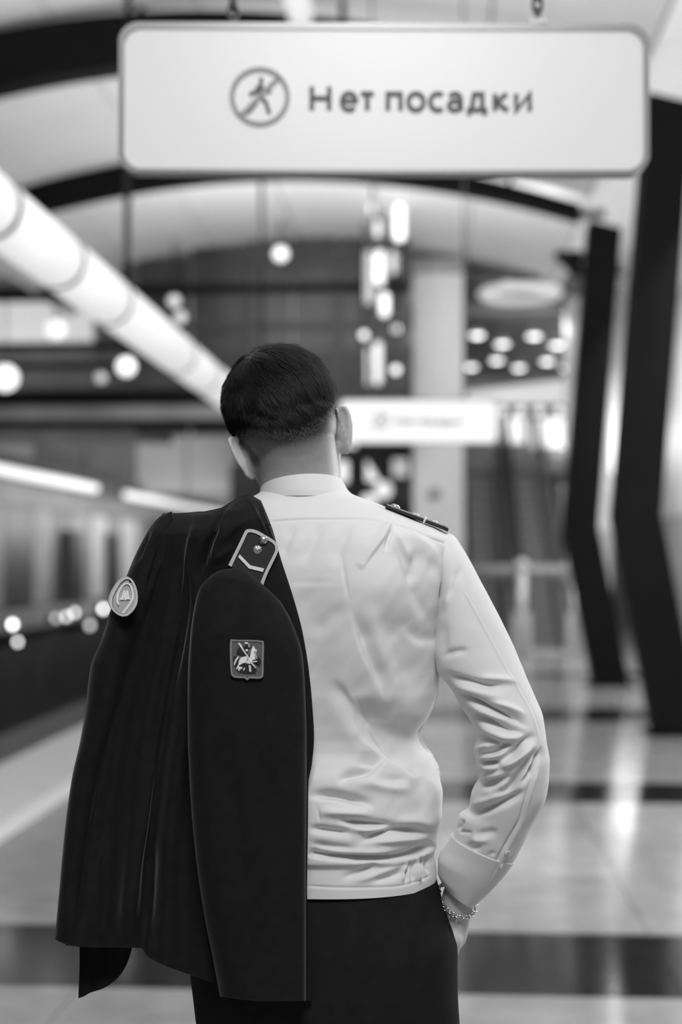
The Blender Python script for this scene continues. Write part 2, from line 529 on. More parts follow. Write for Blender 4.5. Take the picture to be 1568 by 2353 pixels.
def bent_column(Y, label, dx=0.0, wf=1.0):
    pts = [(1.86 + dx, 0.0, 0.45 * wf), (1.52 + dx, 1.85, 0.44 * wf), (1.83 + dx, 5.45, 0.42 * wf)]
    r = empty('bent_column', (2.05 + dx, Y, 0), label, 'column', 'bent black columns along the platform')
    for nm, (a, b) in (('lower_shaft', (0, 1)), ('upper_shaft', (1, 2))):
        xa, za, wa = pts[a]; xb, zb, wb_ = pts[b]
        V = []
        for (x, z, w_) in ((xa, za, wa), (xb, zb, wb_)):
            top = -0.10 if z > 5 else 0.0
            V += [(x, Y - 0.2, z), (x + w_, Y - 0.2, z + top), (x + w_, Y + 0.2, z + top), (x, Y + 0.2, z)]
        F = [(0, 3, 2, 1), (4, 5, 6, 7), (0, 1, 5, 4), (1, 2, 6, 5), (2, 3, 7, 6), (3, 0, 4, 7)]
        mesh(nm, V, F, M['steel_black'], r, smooth=False)
    box('base_plate', 1.80 + dx, 1.92 + .45 * wf + dx, Y - 0.26, Y + 0.26, 0.0, 0.03, M['steel_black'], r, bevel=0.006)
    # wedge bracket under the vault on the hall side
    V = [(1.43, Y - .15, 5.10), (1.75, Y - .15, 5.10), (1.75, Y - .15, 4.84), (1.68, Y - .15, 4.84), (1.43, Y + .15, 5.10), (1.75, Y + .15, 5.10), (1.75, Y + .15, 4.84), (1.68, Y + .15, 4.84)]
    box('bracket_arm', 1.70 + dx, 1.86 + dx, Y - .04, Y + .04, 5.02, 5.08, M['steel_black'], r)
    V = [(x + dx, yy, z) for x, yy, z in V]
    mesh('bracket', V, [(0, 3, 2, 1), (4, 5, 6, 7), (0, 1, 5, 4), (1, 2, 6, 5), (2, 3, 7, 6), (3, 0, 4, 7)], M['steel_black'], r, smooth=False)


rib(12.3, 'black arched rib crossing behind the top of the near sign', 5.84, -1.9, 0.055, 0.30, 0.038, x1=1.6)
rib(16.9, 'black arched rib curving out from under the near sign to the farther column', 6.05, -1.9, 0.044, 0.18, 0.026)
rib(7.7, 'black arched rib overhead, nearest the man', 5.84, -1.9, 0.055, 0.30, 0.038, x1=1.6)
bent_column(12.3, 'wide black bent column nearest the right edge', dx=-0.005, wf=0.88)
bent_column(16.9, 'narrower black bent column standing left of the wide one', dx=-0.015, wf=0.90)

# ------------------------------------------------------------------ tube light and ceiling line
tl = empty('tube_light', (-2.15, 10, 3.2), 'long glowing white tube light hanging at left above the platform edge', 'light')
jn = [2.87, 4.13, 5.4, 6.68, 7.94, 9.22, 11.73, 13.05, 15.55, 16.85, 19.3]
for i in range(len(jn) - 1):
    tube('tube_section', [(-2.15, jn[i] + 0.015, 3.2), (-2.15, jn[i + 1] - 0.015, 3.2)], 0.163, M['tube'], tl, n=40)
for yj in jn[1:]:
    tube('joint_ring', [(-2.15, yj - 0.03, 3.2), (-2.15, yj + 0.03, 3.2)], 0.1665, M['tube_ring'], tl, n=40)
for yj in (9.78, 17.5, 4.2):
    tube('hanger_rod', [(-2.15, yj, 3.36), (-2.15, yj, vault_z(-2.15) + 0.02)], 0.024, M['steel_black'], tl, n=10)
cl = empty('ceiling_line_lamp', (-1.14, 8, 6.1), 'bright ceiling line lamp ending just above the near sign', 'light')
tube('tube_section', [(-1.14, 3.0, 6.15), (-1.14, 12.0, 6.15)], 0.11, M['tube'], cl, n=24)
for yj in (4.0, 8.0, 11.8):
    tube('hanger_rod', [(-1.14, yj, 6.24), (-1.14, yj, vault_z(-1.14) + 0.02)], 0.02, M['steel_grey'], cl, n=8)

# ------------------------------------------------------------------ hanging signs
def rrect(x0, x1, z0, z1, r, n=8):
    P = []
    for cx, cz, a0 in ((x1 - r, z1 - r, 0), (x0 + r, z1 - r, 90), (x0 + r, z0 + r, 180), (x1 - r, z0 + r, 270)):
        for k in range(n + 1):
            a = math.radians(a0 + 90 * k / n); P.append((cx + r * math.cos(a), cz + r * math.sin(a)))
    return P


def prism(P, y0, y1):
    n = len(P)
    V = [(x, y0, z) for x, z in P] + [(x, y1, z) for x, z in P]
    F = [tuple(range(n)), tuple(range(2 * n - 1, n - 1, -1))]
    F += [(i, n + i, n + (i + 1) % n, (i + 1) % n) for i in range(n)]
    return V, F


def strokes(segs, w_, y0, y1):
    """letter strokes as thin solid bars: list of polylines (x,z)"""
    parts = []
    for pl in segs:
        pl = [np.array(p, float) for p in pl]
        closed = len(pl) > 2 and np.linalg.norm(pl[0] - pl[-1]) < 1e-6
        L, R_ = [], []
        m_ = len(pl)
        for i, p in enumerate(pl):
            a = pl[i - 1] if i > 0 else (pl[-2] if closed else pl[0])
            b = pl[i + 1] if i < m_ - 1 else (pl[1] if closed else pl[-1])
            d1 = p - a; d2 = b - p
            d1 = d1 / (np.linalg.norm(d1) + 1e-12); d2 = d2 / (np.linalg.norm(d2) + 1e-12)
            t = d1 + d2; t = t / (np.linalg.norm(t) + 1e-12)
            nrm = np.array([-t[1], t[0]])
            ref = d1 if np.linalg.norm(d1) > 0 else d2
            k = w_ / 2 / max(0.5, abs(nrm @ np.array([-ref[1], ref[0]])))
            L.append(p + nrm * k); R_.append(p - nrm * k)
        V = []
        for q in range(m_):
            V += [(L[q][0], y0, L[q][1]), (R_[q][0], y0, R_[q][1]), (R_[q][0], y1, R_[q][1]), (L[q][0], y1, L[q][1])]
        F = []
        for q in range(m_ - 1):
            for k in range(4):
                F.append((4 * q + k, 4 * q + 4 + k, 4 * q + 4 + (k + 1) % 4, 4 * q + (k + 1) % 4))
        if not closed: F += [(3, 2, 1, 0), (4 * m_ - 4, 4 * m_ - 3, 4 * m_ - 2, 4 * m_ - 1)]
        parts.append((np.array(V), F))
    return merge(parts)


def arc(cx, cz, rx, rz, a0, a1, n=16):
    return [(cx + rx * math.cos(math.radians(a0 + (a1 - a0) * k / n)), cz + rz * math.sin(math.radians(a0 + (a1 - a0) * k / n))) for k in range(n + 1)]


# letters on a unit grid: x-height 0.72, cap height 1.0
LET = {
    'Н': (0.74, [[(0, 0), (0, 1)], [(.74, 0), (.74, 1)], [(0, .5), (.74, .5)]]),
    'е': (0.60, [[(.02, .38), (.60, .38)] + arc(.31, .36, .30, .36, 4, 320)]),
    'т': (0.56, [[(0, .70), (.56, .70)], [(.28, .70), (.28, 0)]]),
    'п': (0.54, [[(0, 0), (0, .70), (.54, .70), (.54, 0)]]),
    'о': (0.66, [arc(.33, .36, .33, .36, 0, 360, 28)]),
    'с': (0.54, [arc(.32, .36, .32, .36, 52, 308, 20)]),
    'а': (0.52, [[(.52, 0), (.52, .46)] + arc(.28, .46, .24, .26, 0, 150, 10), arc(.27, .20, .25, .20, 40, 400, 20)]),
    'д': (0.68, [[(.0, -.20), (.0, .02), (.70, .02), (.70, -.20)], [(.10, .02), (.22, .70), (.58, .70), (.58, .02)]]),
    'к': (0.52, [[(0, 0), (0, .72)], [(.50, .72), (.05, .36), (.54, 0)]]),
    'и': (0.58, [[(0, .72), (0, 0), (.58, .72), (.58, 0)]]),
}


def hanging_sign(xc, Y, zb, wd, label, chains, face_m='lightbox'):
    s = wd / 1.2028
    h = 0.343 * s; x0, x1, z0, z1 = xc - wd / 2, xc + wd / 2, zb, zb + h
    r = empty('hanging_sign', (xc, Y, zb), label, 'sign', 'lit signs hanging over the platform')
    P = rrect(x0, x1, z0, z1, 0.045 * s); Q = rrect(x0 + .013 * s, x1 - .013 * s, z0 + .009 * s, z1 - .015 * s, 0.04 * s)
    n = len(P)
    V = [(x, Y - 0.010, z) for x, z in P] + [(x, Y - 0.010, z) for x, z in Q] + [(x, Y + 0.035 * s, z) for x, z in P] + [(x, Y + 0.01, z) for x, z in Q]
    F = [tuple(range(3 * n - 1, 2 * n - 1, -1))]
    for i in range(n):
        j = (i + 1) % n
        F += [(i, j, n + j, n + i), (i, 2 * n + i, 2 * n + j, j), (n + i, n + j, 3 * n + j, 3 * n + i)]
    mesh('sign_frame', V, F, M['lightbox_rim'], r, smooth=False)
    V, F = prism(rrect(x0 + .013 * s, x1 - .013 * s, z0 + .009 * s, z1 - .015 * s, 0.04 * s), Y - 0.004, Y + 0.02)
    face = mesh('sign_face', V, F, M[face_m], r, smooth=False)
    k = wd / 1228.0                                   # metres per measured pixel of the near sign
    fx = lambda px: xc + (px - 884) * k
    fz = lambda py: zb + (400 - py) * k
    ya, yb = Y - 0.009 * s, Y - 0.004
    cx, cz = fx(596), fz(223)
    V, F = strokes([arc(cx, cz, 64 * k, 64 * k, 0, 360, 48), [(cx + 44 * k, cz + 45 * k), (cx - 44 * k, cz - 45 * k)]], 11 * k, ya - .001, yb)
    mesh('ban_ring', V, F, M['letter_red'], face, smooth=False)
    q = lambda a, b: (fx(a), fz(b))
    V, F = strokes([[q(598, 178), q(600, 190)], [q(600, 192), q(590, 204), q(598, 222)], [q(594, 208), q(572, 218)], [q(594, 204), q(612, 206), q(620, 214)],
                    [q(594, 220), q(584, 242), q(566, 262)], [q(596, 222), q(610, 236), q(618, 262)]], 9 * k, ya, yb)
    mesh('walking_figure', V, F, M['letter'], face, smooth=False)
    x = fx(716); cap = 54 * k; base = fz(253)
    lay = {'Н': 716, 'е': 785, 'т': 829, 'п': 892, 'о': 939, 'с': 990, 'а': 1032, 'д': 1080, 'к': 1140, 'и': 1189}
    for ch, px in lay.items():
        wch, segs = LET[ch]
        sx = {'Н': 1.0, 'д': 0.96}.get(ch, 1.0)
        pl = [[(fx(px) + a * cap * sx, base + b * cap) for a, b in sg] for sg in segs]
        V, F = strokes(pl, 11.0 * k, ya, yb)
        mesh('letter', V, F, M['letter'], face, smooth=False)
    r.rotation_euler = (0, 0, YAW + 0.012)
    for px in chains:
        xx = fx(px); z = z1 - 0.004; kk = 0
        bm = bmesh.new(); bx(bm, xx - .02 * s, xx + .02 * s, Y + 0.015, Y + 0.055, z1 - .002, z1 + .012); bmobj('chain_lug', bm, M['chain'], r)
        nl = 14 if Y < 5 else 9
        lk = None
        for kk in range(nl):
            zc = z1 + 0.020 + kk * 0.030
            pts = []
            for a in range(13):
                an = 2 * PI * a / 12
                px_, pz_ = 0.0105 * math.cos(an), 0.0215 * math.sin(an)
                pts.append((xx + (px_ if kk % 2 else px_ * .35), Y + 0.035 + (px_ * .35 if kk % 2 else px_), zc + pz_))
            tube('chain_link', pts, 0.0042, M['chain'], r, n=8)
        tube('hanger_rod', [(xx, Y + .035, z1 + .02 + nl * .03 - .02), (xx, Y + .035, vault_z(xx) + .02)], 0.006, M['chain'], r, n=8)


Ys = 3.2
hanging_sign(at(884, 400, Ys)[0], Ys, at(884, 400, Ys)[2], 1228 * Ys / FP * 1.002, 'large lit hanging sign with walking ban symbol, nearest the camera', (525, 1240))
Yf = 10.8
hanging_sign(at(962, 1020, Yf)[0], Yf, at(962, 1020, Yf)[2], 366 * Yf / FP, 'small distant lit hanging sign seen beside the right ear', (525, 1240), 'lightbox_far')
# ------------------------------------------------------------------ gallery across the hall end
YG = 21.5
gx = lambda px: X_(px, YG)
gz = lambda py: Z_(py, YG)
g = empty('gallery_front', (-3.8, YG, 3.5), 'dark glazed gallery front crossing the hall end behind the man', 'gallery')
box('floor_slab_edge', -7.0, gx(540), YG, YG + 0.5, gz(926), gz(888), M['steel_black'], g)
box('lower_beam', -7.0, gx(560), YG, YG + 0.3, gz(978), gz(960), M['steel_black'], g)
box('fascia', -7.0, gx(560), YG + .02, YG + 0.2, gz(960), gz(926), M['wall_md'], g)
for py, th, xe in ((785, 16, 300), (831, 12, 300), (655, 20, 945)):
    box('rail_beam', -7.0, gx(xe), YG, YG + 0.12, gz(py + th / 2), gz(py - th / 2), M['steel_black'], g)
for px in (565, 775, 840):
    box('mullion', gx(px) - .07, gx(px) + .07, YG + .005, YG + 0.16, gz(1000), 6.05, M['mullion'], g)
for py in (742, 812, 900):
    box('transom', gx(300), gx(940), YG + .03, YG + 0.13, gz(py + 9), gz(py - 9), M['mullion'], g)
vx = [-5.0, gx(300), gx(430), gx(565), gx(670), gx(775), gx(840), gx(945)]
vz = [gz(1000), gz(900), gz(812), gz(742), gz(655), 6.42]
for i in range(1, len(vx) - 1):
    for j in range(len(vz) - 1):
        z1_ = vz[j + 1]
        if j == 4: z1_ = min(z1_, 6.40 - 0.042 * ((vx[i] + vx[i + 1]) / 2 + 1.7) ** 2)
        box('pane', vx[i] + .02, vx[i + 1] - .02, YG + 0.07 + 0.01 * ((i * 3 + j) % 3), YG + 0.11 + 0.01 * ((i * 3 + j) % 3), vz[j] + .02, z1_ - .02, M['glass_dk'], g)
# room behind the rails at left
box('back_panel', -9.6, gx(118), YG + 2.2, YG + 2.3, Z_(775, YG + 2.2), Z_(668, YG + 2.2), M['lamp_dim'], g)  # glow put into this wall panel so it looks lit; no lamp
box('back_panel', -9.0, gx(320), YG + 2.45, YG + 2.55, gz(985), gz(545), M['wall_md'], g)
box('ceiling_band', -7.4, gx(110), YG + .3, YG + .5, gz(668), gz(640), M['wall_dk'], g)
box('counter', -7.4, gx(285), YG + 1.0, YG + 1.3, gz(826), gz(795), M['wall_md'], g)

# pier
YP = 22.3
p = empty('square_pier', (X_(1006, YP), YP, 0), 'pale square pier at the hall end, between gallery and escalators', 'pier')
box('shaft', X_(949, YP), X_(1066, YP), YP, YP + 0.8, 0, 6.05, M['pier'], p, bevel=0.02)
box('capital', X_(944, YP), X_(1071, YP), YP - .02, YP + 0.82, 5.95, 6.20, M['wall_md'], p, bevel=0.01)
tag(tube('wall_disc', [(X_(1000, YP), YP - .03, Z_(1135, YP)), (X_(1000, YP), YP + .01, Z_(1135, YP))], 0.10, M['wall_md'], None, n=24), 'small dark round disc on the face of the pale pier', 'disc')
for py, hh, lb in ((722, 50, 'black box fixed high at the left side of the pier'), (808, 34, 'black box at the left side of the pier, below the other'), (1135, 50, 'black box low beside the pier, just above the shirt shoulder board')):
    q = empty('wall_box', (X_(936, YP), YP + .2, Z_(py, YP)), lb, 'box', 'black boxes beside the pier')
    box('housing', X_(920, YP), X_(948, YP), YP + .1, YP + .4, Z_(py + hh / 2, YP), Z_(py - hh / 2, YP), M['rubber'], q, bevel=0.02)
    box('arm', X_(944, YP), X_(952, YP), YP + .2, YP + .3, Z_(py + 6, YP), Z_(py - 6, YP), M['rubber'], q)

# lamps: globes, vertical pendants
def sphere_part(name, c, r, m, parent, sc=(1, 1, 1)):
    V, F = ellipsoid(c, np.array(sc) * r, n=20, k=12)
    return mesh(name, V, F, m, parent, True)


def globe(px, py, Y, r, m, label, group, top=None):
    c = at(px, py, Y)
    o = empty('globe_lamp', c, label, 'lamp', group)
    sphere_part('globe', c, r, m, o)
    tube('stem', [c + np.array([0, 0, r * .9]), np.array([c[0], c[1], vault_z(c[0]) - .004])] if not top else [c - np.array([0, 0, r * .9]), np.array([c[0], c[1], 0])], 0.012, M['steel_black'], o, n=8)
    tube('cap', [c + np.array([0, 0, r * .85]), c + np.array([0, 0, r * 1.25])], r * 0.35, M['steel_black'], o, n=12)


G_ = 'globe lamps in front of the gallery'
globe(290, 842, 20.5, 0.135, M['lamp'], 'bright globe lamp just under the tube light, left of the man', G_)
globe(128, 757, 20.8, 0.15, M['lamp_soft'], 'globe lamp against the pale panel at far left, above the rails', G_)
globe(12, 868, 20.6, 0.19, M['lamp'], 'bright globe lamp cut by the left frame edge', G_)
globe(645, 583, 20.5, 0.11, M['lamp_soft'], 'globe lamp high under the vault above the head', G_)
globe(400, 692, 20.9, 0.09, M['lamp_dim'], 'dim globe lamp right above the tube light, upper of two', G_)
globe(414, 729, 21.2, 0.09, M['lamp_dim'], 'dim globe lamp right above the tube light, lower of two', G_)
globe(232, 868, 21.0, 0.08, M['lamp_dim'], 'dim globe lamp between two gallery rails at left', G_)
G_ = 'globe lamps beside the pier'
globe(837, 770, 20.6, 0.055, M['lamp'], 'small globe lamp left of the pier, beside the lamp strings', G_)
globe(911, 756, 21.4, 0.06, M['lamp_soft'], 'small globe lamp close to the upper black box by the pier', G_)
globe(910, 850, 20.6, 0.06, M['lamp'], 'small bright globe lamp just above the distant sign', G_)


def pendant(px, y0, y1, Y, wpx, m, label):
    a, b = at(px, y0, Y), at(px, y1, Y)
    r = wpx * Y / FP / 2
    o = empty('pendant_lamp', b, label, 'lamp', 'vertical pendant lamps left of the pier')
    zz = np.array([0, 0, 1.0])
    Vr, Fr = capsule(b + zz * r, r, np.array([b[0], b[1], a[2]]) - zz * r, r, n=16, k=4)
    mesh('shade', Vr, Fr, m, o)
    top = np.array([b[0], b[1], min(6.4, vault_z(b[0])) if Y < 25 else a[2] + .3])
    if top[2] > a[2] + .03: tube('cord', [np.array([b[0], b[1], a[2] - .02]), top], 0.012, M['steel_grey'], o, n=8)
    tube('cap', [np.array([b[0], b[1], a[2] - .03]), np.array([b[0], b[1], a[2] + .05])], r * 0.6, M['steel_grey'], o, n=12)


pendant(854, 452, 492, 19.6, 10, M['lamp_soft'], 'short slim pendant lamp under the arched rib')
pendant(868, 505, 545, 20.0, 14, M['screen_soft'], 'soft pendant lamp right below the short slim one')
pendant(918, 468, 555, 19.4, 26, M['lamp_soft'], 'widest bright pendant lamp under the arched rib, beside the pier top')
pendant(848, 575, 700, 21.0, 26, M['lamp_dim'], 'long dim pendant lamp left of the bright stack')
pendant(874, 575, 655, 20.3, 26, M['lamp_soft'], 'bright pendant lamp, upper of the stack left of the pier')
pendant(884, 672, 728, 20.2, 22, M['lamp_soft'], 'bright pendant lamp, lower of the stack left of the pier')
pendant(905, 575, 630, 20.9, 20, M['lamp_dim'], 'short dim pendant lamp between the stack and the pier')
pendant(868, 785, 885, 20.6, 20, M['lamp_dim'], 'long dim pendant lamp just above the distant sign')
pendant(845, 800, 885, 20.8, 6, M['lamp_dim'], 'thin dim pendant lamp left above the distant sign')

# lit stands between head and pier
YK = 27.0
kb = box('wall_hall_end', -4.2, 0.6, 29.0, 29.2, 0, 3.4, M['wall_dk'], kind='structure')


def panel(px0, px1, py0, py1, Y, m, label, group, skew=0.0, cat='panel', name='lit_panel', foot=0.0):
    a, b = at(px0, py1, Y), at(px1, py0, Y)
    o = empty(name, ((a[0] + b[0]) / 2, Y, a[2]), label, cat, group)
    V = [(a[0], Y, a[2]), (b[0], Y, a[2]), (b[0] - skew, Y, b[2]), (a[0] , Y, b[2])]
    V += [(x, Y + .05, z) for x, _, z in V]
    mesh('screen', V, [(0, 1, 2, 3), (7, 6, 5, 4), (0, 4, 5, 1), (1, 5, 6, 2), (2, 6, 7, 3), (3, 7, 4, 0)], m, o, smooth=False)
    box('back', a[0] - .03, b[0] + .03, Y + .05, Y + .12, a[2] - .03, b[2] + .03, M['steel_grey'], o)
    for xx in (a[0] + .04, b[0] - .04): box('leg', xx - .02, xx + .02, Y + .07, Y + .11, foot, a[2], M['steel_grey'], o)
    return o


G_ = 'lit panels beyond the right shoulder'
panel(760, 818, 1005, 1028, YK, M['screen'], 'bright wide lit panel right under the distant sign', G_)
panel(775, 800, 1060, 1108, YK, M['screen'], 'bright lit panel touching the neck at right', G_)
panel(842, 872, 1060, 1105, YK - .5, M['screen'], 'bright wedge shaped lit panel above the right shoulder', G_, skew=0.22)
panel(902, 938, 1055, 1095, YK - .3, M['screen_soft'], 'soft lit panel against the pier side above the shoulder board', G_)
for px, py, rr, lb in ((882, 1126, .16, 'round lamp right below the wedge shaped lit panel'), (848, 1152, .14, 'round lamp lowest above the right shoulder line')):
    globe(px, py, YK - .6, rr, M['lamp_soft'], lb, 'round lamps above the right shoulder', top=.4)

# track side lamps
def wall_strip(y0, y1, label):
    o = empty('lamp_row', (-6.9, (y0 + y1) / 2, 2.9), label, 'light', 'lamp rows on the track wall')
    k = 0; yy = y0
    while yy < y1 - .2:
        V, F = capsule((-6.86, yy + .06, 2.88), 0.085, (-6.86, min(yy + 1.0, y1) - .06, 2.88), 0.085, n=12, k=3)
        mesh('lamp_tube', V, F, M['lamp_soft'], o)
        yy += 1.05; k += 1
    box('back_rail', -7.02, -6.93, y0, y1, 2.78, 2.98, M['steel_grey'], o)


wall_strip(18.0, 28.4, 'row of glowing lamps on the track wall at the left frame edge')
wall_strip(31.2, 50.0, 'row of glowing lamps on the track wall running behind the jacket shoulder')
M['track_bright'] = mat('bright_track_lamp_glass', 0.8, 0.4, emit=9.0)
M['track_soft'] = mat('track_lamp_glass', 0.8, 0.4, emit=5.0)
M['track_dim'] = mat('dim_track_lamp_glass', 0.8, 0.4, emit=2.2)
for px, py, rr, m_, lb in ((28, 1435, .05, 'track_bright', 'brightest small track lamp low at the left frame edge'), (40, 1475, .042, 'track_soft', 'small track lamp below the brightest one at the left frame edge'),
                           (128, 1421, .045, 'track_dim', 'dim small track lamp, first of the row of three'), (152, 1417, .045, 'track_soft', 'small track lamp, middle of the row of three'),
                           (171, 1408, .045, 'track_soft', 'small track lamp, last of the row of three'), (206, 1437, .06, 'track_dim', 'faint small track lamp below the row, left of the round patch'),
                           (237, 1399, 0.05, 'track_bright', 'bright small track lamp touching the round sleeve patch')):
    Y = -6.64 / at(px, py, 1.0)[0]
    c = at(px, py, Y)
    o = empty('track_lamp', c, lb, 'lamp', 'small lamps along the track')
    sphere_part('lens', c, rr, M[m_], o)
    box('housing', c[0] - (.14 if c[2] > .31 else .385), c[0] - rr * .5, c[1] - .05, c[1] + .05, c[2] - .05, c[2] + .05, M['steel_black'], o)
# dark figures' places on the far side: two equipment cabinets against the track wall
for y0, lb in ((26.3, 'dark cabinet on the track wall ledge, left of two'), (29.6, 'dark cabinet on the track wall ledge, right of two')):
    o = empty('equipment_cabinet', (-6.88, y0 + .4, .62), lb, 'cabinet', 'dark cabinets on the ledge')
    box('body', -6.95, -6.80, y0, y0 + 0.9, .62, 2.0, M['wall_dk'], o, bevel=.02)
    box('door', -6.80, -6.785, y0 + .04, y0 + .86, .68, 1.95, M['rubber'], o)

# ------------------------------------------------------------------ escalator hall
hall = box('wall_escalator', -0.1, 0.30, 23.2, 33.8, 0, 5.9, M['wall_dk'], kind='structure')
box('ceiling_escalator', 0.48, 3.0, 22.45, 24.6, 5.93, 5.99, M['wall_dk'], kind='structure')
box('ceiling_escalator_rear', 0.30, 3.0, 24.6, 33.8, 5.72, 5.99, M['wall_dk'], kind='structure')
box('wall_upper_back', 0.30, 3.0, 33.3, 33.6, 3.6, 5.72, M['wall_md'], kind='structure')
box('floor_upper', 0.30, 3.0, 28.6, 33.6, 3.2, 3.5, M['wall_md'], kind='structure')
bh = empty('bulkhead', (1.5, 27.6, 4.4), 'pale lit bulkhead spanning the escalator hall below its downlights', 'bulkhead')
V = [(0.6, 27.5, 4.70), (2.95, 27.5, 4.95), (2.95, 27.5, 4.44), (0.6, 27.5, 4.42)]
V += [(x, 27.9, z) for x, _, z in V]
mesh('panel', V, [(3, 2, 1, 0), (4, 5, 6, 7), (0, 1, 5, 4), (1, 2, 6, 5), (2, 3, 7, 6), (3, 0, 4, 7)], M['bulk'], bh, smooth=False)  # emission in the panel makes the bulkhead look lit
box('lower_rail', .6, 2.95, 27.48, 27.92, 4.36, 4.42, M['steel_black'], bh)
for px, py in ((1097, 770), (1155, 790), (1228, 772), (1280, 793), (1142, 828), (1258, 830), (1083, 843), (1193, 845), (1303, 845)):
    Y = 4.2 * FP / (1278 - py)
    c = at(px, py, Y)
    lb = {(1097, 770): 'downlight at the left end of the top row', (1155, 790): 'downlight second from left in the top row', (1228, 772): 'downlight third from left in the top row',
          (1280, 793): 'downlight at the right end of the top row, nearest the column', (1142, 828): 'left of the two downlights in the middle row', (1258, 830): 'right of the two downlights in the middle row',
          (1083, 843): 'left downlight of the lowest row, beside the pier', (1193, 845): 'middle downlight of the lowest row', (1303, 845): 'right downlight of the lowest row, touching the column'}[(px, py)]
    o = empty('downlight', c, lb, 'light', 'downlights over the escalators')
    V, F = ellipsoid(c, (0.13, 0.13, 0.045), n=20, k=8); mesh('lens', V, F, M['downlight'], o)
    tube('rim', [c + np.array([0, 0, 0.0]), (c[0], c[1], 5.73)], 0.15, M['steel_grey'], o, n=20)
tw = box('trim_4', 2.22, 2.95, 24.2, 24.5, 0, 5.92, M['wall_lt'], kind='structure', bevel=0.01)
box('wainscot_panel', 2.20, 2.97, 24.17, 24.2, 0.0, 1.95, M['wainscot'], tw)
# ring lamp
rc = at(1196, 675, 22.95)
o = empty('ring_lamp', rc, 'oval glowing ring lamp hanging over the escalators', 'lamp')
pts = [rc + np.array([0.60 * math.cos(a), 0.60 * math.sin(a), 0]) for a in np.linspace(0, 2 * PI, 33)]
tube('ring', pts, 0.075, M['bulk'], o, n=12)
for a in (0.5, 2.6, 4.7):
    q = rc + np.array([0.6 * math.cos(a), .6 * math.sin(a), .06]); tube('wire', [q, (q[0], q[1], 5.90)], .008, M['steel_grey'], o, n=6)
sphere_part('hub', rc + np.array([-.2, 0, .13]), .10, M['lamp_dim'], o)
G_ = 'round wall lamps over the bright panels'
for px, lb in ((1155, 'round wall lamp, first from left over the bright panels'), (1197, 'round wall lamp, second from left over the bright panels'), (1240, 'round wall lamp, third from left over the bright panels'), (1285, 'round wall lamp, fourth from left over the bright panels')):
    c = at(px, 945, 27.4)
    o = empty('wall_lamp', c, lb, 'lamp', G_)
    sphere_part('globe', c, .085, M['lamp_soft'], o); box('bracket', c[0] - .02, c[0] + .02, 27.4, 27.5, c[2], 4.40, M['steel_black'], o)
G_ = 'bright panels over the escalators'
panel(1142, 1204, 958, 1018, 29.9, M['screen'], 'bright lit panel over the escalators, left of two', G_, foot=3.5)
panel(1222, 1296, 962, 1028, 29.9, M['screen'], 'bright lit panel over the escalators, right of two', G_, foot=3.5)
c = at(1375, 1062, 29.0)
o = empty('wall_lamp', c, 'oval glowing lamp seen in the gap between the two bent columns', 'lamp')
sphere_part('globe', c, .15, M['lamp'], o, (1, 1, 1.7))
box('bracket', c[0] - .03, 3.96, c[1] - .03, c[1] + .03, c[2] - .36, c[2] - .29, M['steel_black'], o)


def escalator(x0, x1, label, y0=22.4):
    o = empty('escalator', ((x0 + x1) / 2, y0, 0), label, 'escalator', 'escalators at the hall end')
    run, rise = 0.36, 0.208
    for k in range(17):
        y = y0 + 0.8 + k * run
        bm = bmesh.new(); bx(bm, x0 + .10, x1 - .10, y, y + run + .02, k * rise, k * rise + .03); bmobj('step', bm, M['esc_step'], o)
        bm = bmesh.new(); bx(bm, x0 + .10, x1 - .10, y, y + .02, (k - 1) * rise + .03 if k else 0, k * rise + .001); bmobj('riser', bm, M['esc_riser'], o)
    for xs in (x0, x1):
        P = [(y0, 0), (y0, .86), (y0 + .25, .96), (y0 + .9, .98), (y0 + 7.1, .98 + 3.56), (y0 + 7.1, 3.5), (y0 + .9, -.0)]
        V = [(xs - .05, a, b) for a, b in P] + [(xs + .05, a, b) for a, b in P]
        n = len(P)
        b_ = mesh('balustrade', V, [tuple(range(n)), tuple(range(2 * n - 1, n - 1, -1))] + [(i, n + i, n + (i + 1) % n, (i + 1) % n) for i in range(n)], M['esc_steel'], o, smooth=False)
        tube('handrail', [(xs, y0 + .05, .60), (xs, y0 - .02, .80), (xs, y0 + .2, .99), (xs, y0 + .95, 1.02), (xs, y0 + 7.1, 1.02 + 3.56)], 0.045, M['rubber'], o, n=10)
    box('comb_plate', x0 + .05, x1 - .05, y0 - .3, y0 + .8, 0, .02, M['esc_steel'], o)


escalator(0.56, 1.26, 'left escalator rising beside the pale pier')
escalator(1.45, 2.10, 'right escalator rising behind the farther black column')
o = empty('bollard', (1.31, 21.6, 0), 'slim steel barrier post between the escalators', 'post')
tube('post', [(1.31, 21.6, 0), (1.31, 21.6, 1.28)], .07, M['esc_steel'], o, n=14); sphere_part('head', (1.31, 21.6, 1.37), .10, M['esc_steel'], o)
bar = empty('barrier_rail', (0.9, 21.88, 1.2), 'pale crossbar in front of the left escalator', 'rail')
tube('bar', [(.45, 21.88, 1.28), (2.2, 21.88, 1.28)], .10, M['wall_md'], bar, n=10)
for xx in (.55, 2.1): tube('post', [(xx, 21.88, 0), (xx, 21.88, 1.26)], .03, M['esc_steel'], bar, n=10)
